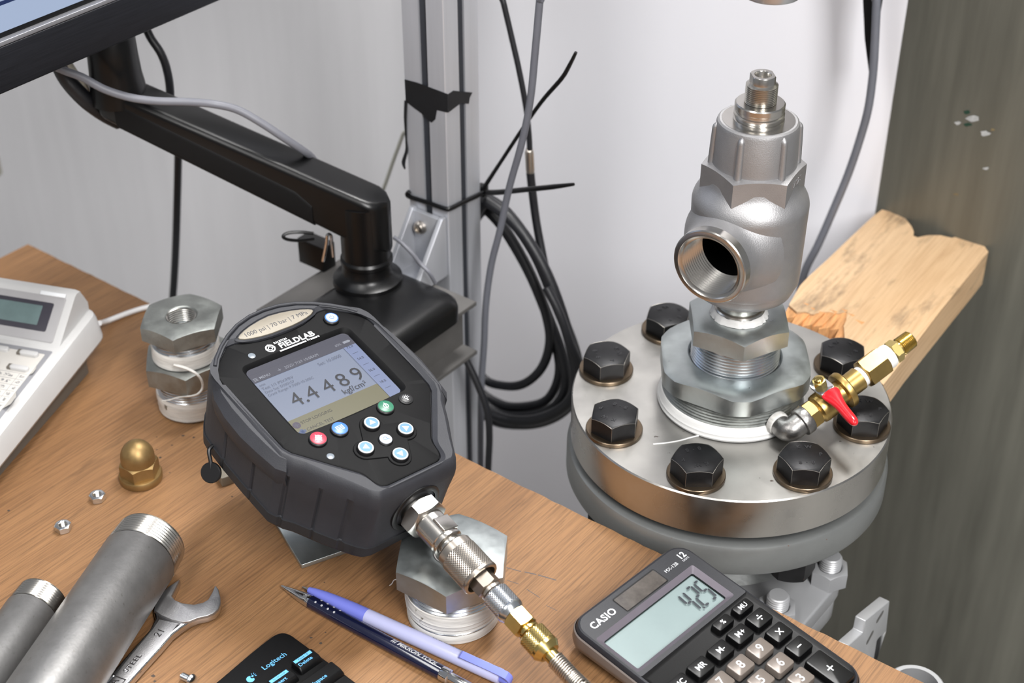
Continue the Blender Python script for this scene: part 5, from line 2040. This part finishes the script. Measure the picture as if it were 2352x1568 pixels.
# display part is laid in two strips so that the solar window and the display well stay open
po_ = polar(topo, 360, c=(-4.2, -36.6))
pi_ = polar(wl, 360, c=(-4.2, -36.6))
k.rings([[(x, y, 0) for x, y in po_], [(x, y, 0) for x, y in pi_]], cap0=False, cap1=False)
k.build('display_surround', 'calcblk', calc)
k = B()
bz = [(x, y) for x, y in rrect(84.4, 27.6, 1.2, 3, -4.6, -37.0)]
k.rings([[(x, y, 0) for x, y in offs(wl, 0.05)], [(x, y, -2.0) for x, y in bz]], cap0=False, cap1=False)
k.build('display_bezel', 'bezelgrey', calc)
k = B()
k.rings([[(x, y, -2.0) for x, y in bz], [(x, y, -4.2) for x, y in bz]], cap0=False, cap1=False)
k.build('bezel_wall', 'keyblk', calc)
k = B()
k.poly(bz, -3.9)
lcd = k.build('lcd', 'lcd', calc)
SEG = {'4': 'bcfg', '2': 'abged', '5': 'afgcd'}


def seg7(k, ch, x, y, w, h, t, sl=0.1):
    def P(a, c):
        return (x + a + c * sl, y + c)
    for s_ in SEG[ch]:
        if s_ in 'agd':
            c = {'a': h / 2, 'g': 0, 'd': -h / 2}[s_]
            p = [(-w / 2 + .35, c), (-w / 2 + t * .6 + .3, c + t / 2), (w / 2 - t * .6 - .3, c + t / 2), (w / 2 - .35, c), (w / 2 - t * .6 - .3, c - t / 2), (-w / 2 + t * .6 + .3, c - t / 2)]
        else:
            sx_2 = w / 2 if s_ in 'bc' else -w / 2
            c0_, c1_ = ((0, h / 2) if s_ in 'bf' else (-h / 2, 0))
            p = [(sx_2, c0_ + .3), (sx_2 - t / 2, c0_ + t * .6), (sx_2 - t / 2, c1_ - t * .6), (sx_2, c1_ - .3), (sx_2 + t / 2, c1_ - t * .6), (sx_2 + t / 2, c0_ + t * .6)]
        k.poly([P(*v) for v in p], -2.4)


k = B()
seg7(k, '4', 17.6, -37.6, 4.4, 16.6, 1.5)
seg7(k, '2', 25.6, -37.6, 4.4, 16.6, 1.5)
seg7(k, '5', 33.0, -37.6, 4.4, 16.6, 1.5)
k.poly(circ(0.8, 16, 21.2, -46.4), -2.4)
k.build('digits', 'lcdink', lcd)
k = B()
k.rings([[(x, y, 0.08) for x, y in offs(sol, 0.6)], [(x, y, 0.1) for x, y in sol], [(x, y, 0.02) for x, y in offs(sol, -0.4)]], cap0=False, cap1=False)
k.build('solar_frame', 'keyblk', calc)
k = B()
k.poly(offs(sol, -0.4), 0.05)
k.build('solar_panel', 'solar', calc)
k = B()
k.text('CASIO', 7.0, T(-34.6, -11.8, 0.06), bold=0.18, space=1.08)
k.text('MX-12B', 3.6, T(29.6, -12.2, 0.06))
k.text('12', 6.4, T(42.4, -9.8, 0.06), bold=0.16)
k.text('DIGITS', 1.9, T(42.4, -13.6, 0.06))
k.build('lettering', 'white', calc)
k = B()
bl_ = [p for p in inner if p[1] < -57 and p[0] > 0] + [(XC + 50.3, -57), (XC - 50.3, -57)] + [p for p in inner if p[1] < -57 and p[0] < 0]
bl_ = ccw(bl_)
k.rings([[(x, y, 0) for x, y in bl_], [(x, y, -1.0) for x, y in offs(bl_, -1.6)], [(x, y, -1.4) for x, y in offs(bl_, -3)]], cap0=False)
k.build('key_deck', 'calcface', calc)


def ckey(x, y, w, h, mat, s, size=6.2, bold=0.05, z1=3.4):
    k = B()
    k.rings([[(a, c, -1.6) for a, c in rrect(w, h, 1.8, 4, x, y)], [(a, c, z1 - 1.0) for a, c in rrect(w - 0.3, h - 0.3, 1.8, 4, x, y)], [(a, c, z1 - 0.2) for a, c in rrect(w - 1.0, h - 1.0, 1.6, 4, x, y)], [(a, c, z1) for a, c in rrect(w - 2.2, h - 2.2, 1.3, 4, x, y)]])
    o = k.build('key', mat, calc)
    k = B()
    if s == '\u00f7':
        k.box((x, y, z1 + 0.06), (4.4, 0.8, 0.06))
        for d in (-1.7, 1.7):
            k.poly(circ(0.62, 14, x, y + d), z1 + 0.07)
    elif s == '+':
        for r_ in (0, 90):
            k.box((0, 0, 0), (5, 0.8, 0.06), X=T(x, y, z1 + 0.06 + r_ * .0002) @ RZ(r_))
    elif s == '\u00d7':
        for r_ in (45, 135):
            k.box((0, 0, 0), (5.6, 0.8, 0.06), X=T(x, y, z1 + 0.06 + r_ * .0002) @ RZ(r_))
    elif s == '-':
        k.box((x, y, z1 + 0.06), (3.8, 0.8, 0.06))
    else:
        k.text(s, size, T(x, y, z1 + 0.08), bold=bold)
    k.build('legend', 'white', o)


cx5 = [36.0, 17.0, -2.0, -21.0, -40.0]
ckey(cx5[0] - 0.5, -64.6, 15, 8.0, 'keyblk', 'MU', 4.8)
ckey(cx5[1] - 0.8, -64.4, 15, 8.0, 'keyblk', '%', 4.8)
for i, s in enumerate(('\u00f7', 'M+', 'M-', 'MR', 'MC')):
    ckey(cx5[i], -77.2, 15.4, 11.6, 'keyblk', s, 5.6)
for i, s in enumerate(('\u00d7', '9', '8', '7')):
    ckey(cx5[i], -92.4, 15.4, 11.8, 'keyblk' if i == 0 else 'keytaupe', s, 8.4)
for i, s in enumerate(('-', '6', '5', '4')):
    ckey(cx5[i], -107.4, 15.4, 11.8, 'keyblk' if i == 0 else 'keytaupe', s, 8.4)
ckey(cx5[0], -130.2, 15.4, 27, 'keyblk', '+')
for i, s in enumerate(('3', '2', '1')):
    ckey(cx5[i + 1], -122.6, 15.4, 11.8, 'keytaupe', s, 8.4)

# ------------------------------------------------------------------ telephone
PXA = R(-15.3)
PM_ = frame(Vector((-318.0, 978.0, 0)), (math.cos(PXA), math.sin(PXA), 0), (0, 0, 1))
ph = thing('telephone', 'white desk telephone with tilted display at the table edge', 'telephone', PM_)
slope = 0.085


def zt_(y):
    return 50 + slope * y


q = B()
W_, D_ = 230, 235
body = rrect(W_, D_, 9, 5, -W_ / 2, -D_ / 2)
q.rings([[(x, y, 25 + slope * y * .6) for x, y in offs(body, 2.5)], [(x, y, 28 + slope * y * .6) for x, y in offs(body, 4.0)], [(x, y, zt_(y) - 5) for x, y in offs(body, 1.6)], [(x, y, zt_(y) - 1.2) for x, y in body], [(x, y, zt_(y)) for x, y in offs(body, -2.4)]])
q.build('housing', 'phone', ph)
q = B()
bs_ = rrect(W_ - 14, D_ - 26, 5, 4, -W_ / 2, -D_ / 2)
q.slab(bs_, 0.2, 27 - 10, 0.5)
q.rings([[(x, y, 8) for x, y in bs_], [(x, y, 21.5 + slope * y * .6) for x, y in offs(bs_, 1)]])
q.build('base', 'phonebase', ph)
q = B()
hp_ = [(-53, 44.8), (-50.5, 45.4), (-17, 71.0), (-14, 72.2), (-9, 71.6), (-1, 57), (-1.5, 46)]
q.rings([[(-W_ + 6, y, z) for y, z in hp_], [(-10, y, z) for y, z in hp_], [(-6, y * .96 - .8, z * .985 + .4) for y, z in hp_]])
dh = q.build('display_housing', 'phone', ph)
dv = Vector((0, 33.5, 25.6)).normalized()
FD = frame(Vector((-10, -50.5, 45.4)), (1, 0, 0), Vector((1, 0, 0)).cross(dv))
q = B()
q.slab(rrect(190, 36, 1.5, 3, -97, 21.5), 0, 0.7, 0.3, X=FD)
q.build('display_bezel', 'phonepanel', dh)
q = B()
q.slab(rrect(170, 23, 1.5, 3, -95, 22.5), 0.6, 0.9, 0.1, X=FD)
q.build('lcd_frame', 'phoneframe', dh)
q = B()
q.slab(rrect(160, 15.5, 0.6, 3, -98.5, 23), 0.8, 1.0, 0.05, X=FD)
lc = q.build('lcd', 'phonelcd', dh)
q = B()
q.box((-13, 40.6, 1.4), (21, 3.2, 2.2), 0.6, X=FD)
q.build('clear_tab', MAT('clear_plastic', (232, 234, 236), rough=0.15, var=0.02, spec=0.7), dh)
FT = frame(Vector((0, 0, 50)), (1, 0, 0), (0, -slope, 1))
q = B()
q.slab(rrect(196, 150, 1, 3, -106, -130), 0.0, 0.35, 0.1, X=FT)
q.build('grey_border', 'phonegrey', ph)
q = B()
q.slab(rrect(188, 146, 1, 3, -105.8, -132.6), 0.3, 0.6, 0.1, X=FT)
pap = q.build('key_label_sheet', 'paper', ph)
for (x, y) in ((-23, -62.8), (-21.6, -79.6), (-47.5, -62.4), (-46, -79.2), (-72, -62)):
    q = B()
    q.slab(rrect(15, 4.6, 2.2, 5, x, y), 0.5, 3.2, 0.8, X=FT)
    o = q.build('line_key', 'phone', ph)
    q = B()
    q.slab(rrect(3.6, 4.8, 0.6, 3, x - 8, y + 0.4), 0.5, 2.4, 0.3, X=FT)
    q.build('lamp', 'phonebase', o)
q = B()
for r_ in range(7):
    y = -87 - r_ * 6.4
    q.box((-48, y + 3.2, 0.64), (70, 0.25, 0.04), X=FT)
for x in (-19, -36):
    q.box((x, -106, 0.64), (0.25, 44, 0.04), X=FT)
q.build('ruled_line', 'phonegrey', pap)
q = B()
rr = random.Random(11)
for r_ in range(6):
    for k in range(4):
        x, y = -33 + k * 4.4 + (4 if k == 3 else 0), -87 - r_ * 6.4
        for j in range(5):
            q.box((x + rr.uniform(-1.6, 1.6), y + rr.uniform(-1.3, 1.3), 0.66), (rr.uniform(0.4, 2.2), 0.35, 0.03), X=FT)
            q.box((x + rr.uniform(-1.6, 1.6), y + rr.uniform(-1.0, 1.0), 0.67), (0.35, rr.uniform(0.6, 2.2), 0.03), X=FT)
q.build('smudged_writing', MAT('faded_ink', (120, 120, 124), rough=0.6, var=0.1), pap)
q = B()
q.add([(-12, -122, 0.4), (-4, -121, 6), (-5, -112, 5), (-12, -102, 0.5)], [(0, 1, 2, 3)], X=FT)
q.add([(-12, -84, 0.5), (-8.5, -83, 2.5), (-9, -78, 2.0), (-12, -72, 0.5)], [(0, 1, 2, 3)], X=FT)
q.build('curled_label', 'paper', pap)
pc_ = [AZ(228, 742, 16), AZ(246, 737, 5), AZ(290, 720, 2.4), AZ(335, 706, 2.4), AZ(372, 701, 2.4)]
pe = AZ(395, 712, 0)
pc_ += [AZ(392, 709, 2.4), pe + NV * 10 + Vector((0, 0, -6)), pe + NV * 14 + Vector((0, 0, -40)), pe + NV * 14 + Vector((0, 0, -160))]
cable('phone_cord', 'thin white cord leaving the rear of the telephone', pc_, 2.2, 'whitecable')
q = B()
hc = AN(-22, 381, 770)
hel = []
for k in range(220):
    a = 2 * PI * k / 14
    hel.append(hc + UV * (8.5 * math.cos(a)) + NV * (8.5 * math.sin(a)) + Vector((0, 0, -8 + 16 * k / 220)))
q.tube(hel, 1.9, 8, smooth=False)
o = q.build('coiled_cord', MAT('beige_cord', (150, 148, 138), rough=0.5, var=0.04), sharp=60)
tag(o, 'beige coiled cord just inside the picture edge above the telephone', 'cord')
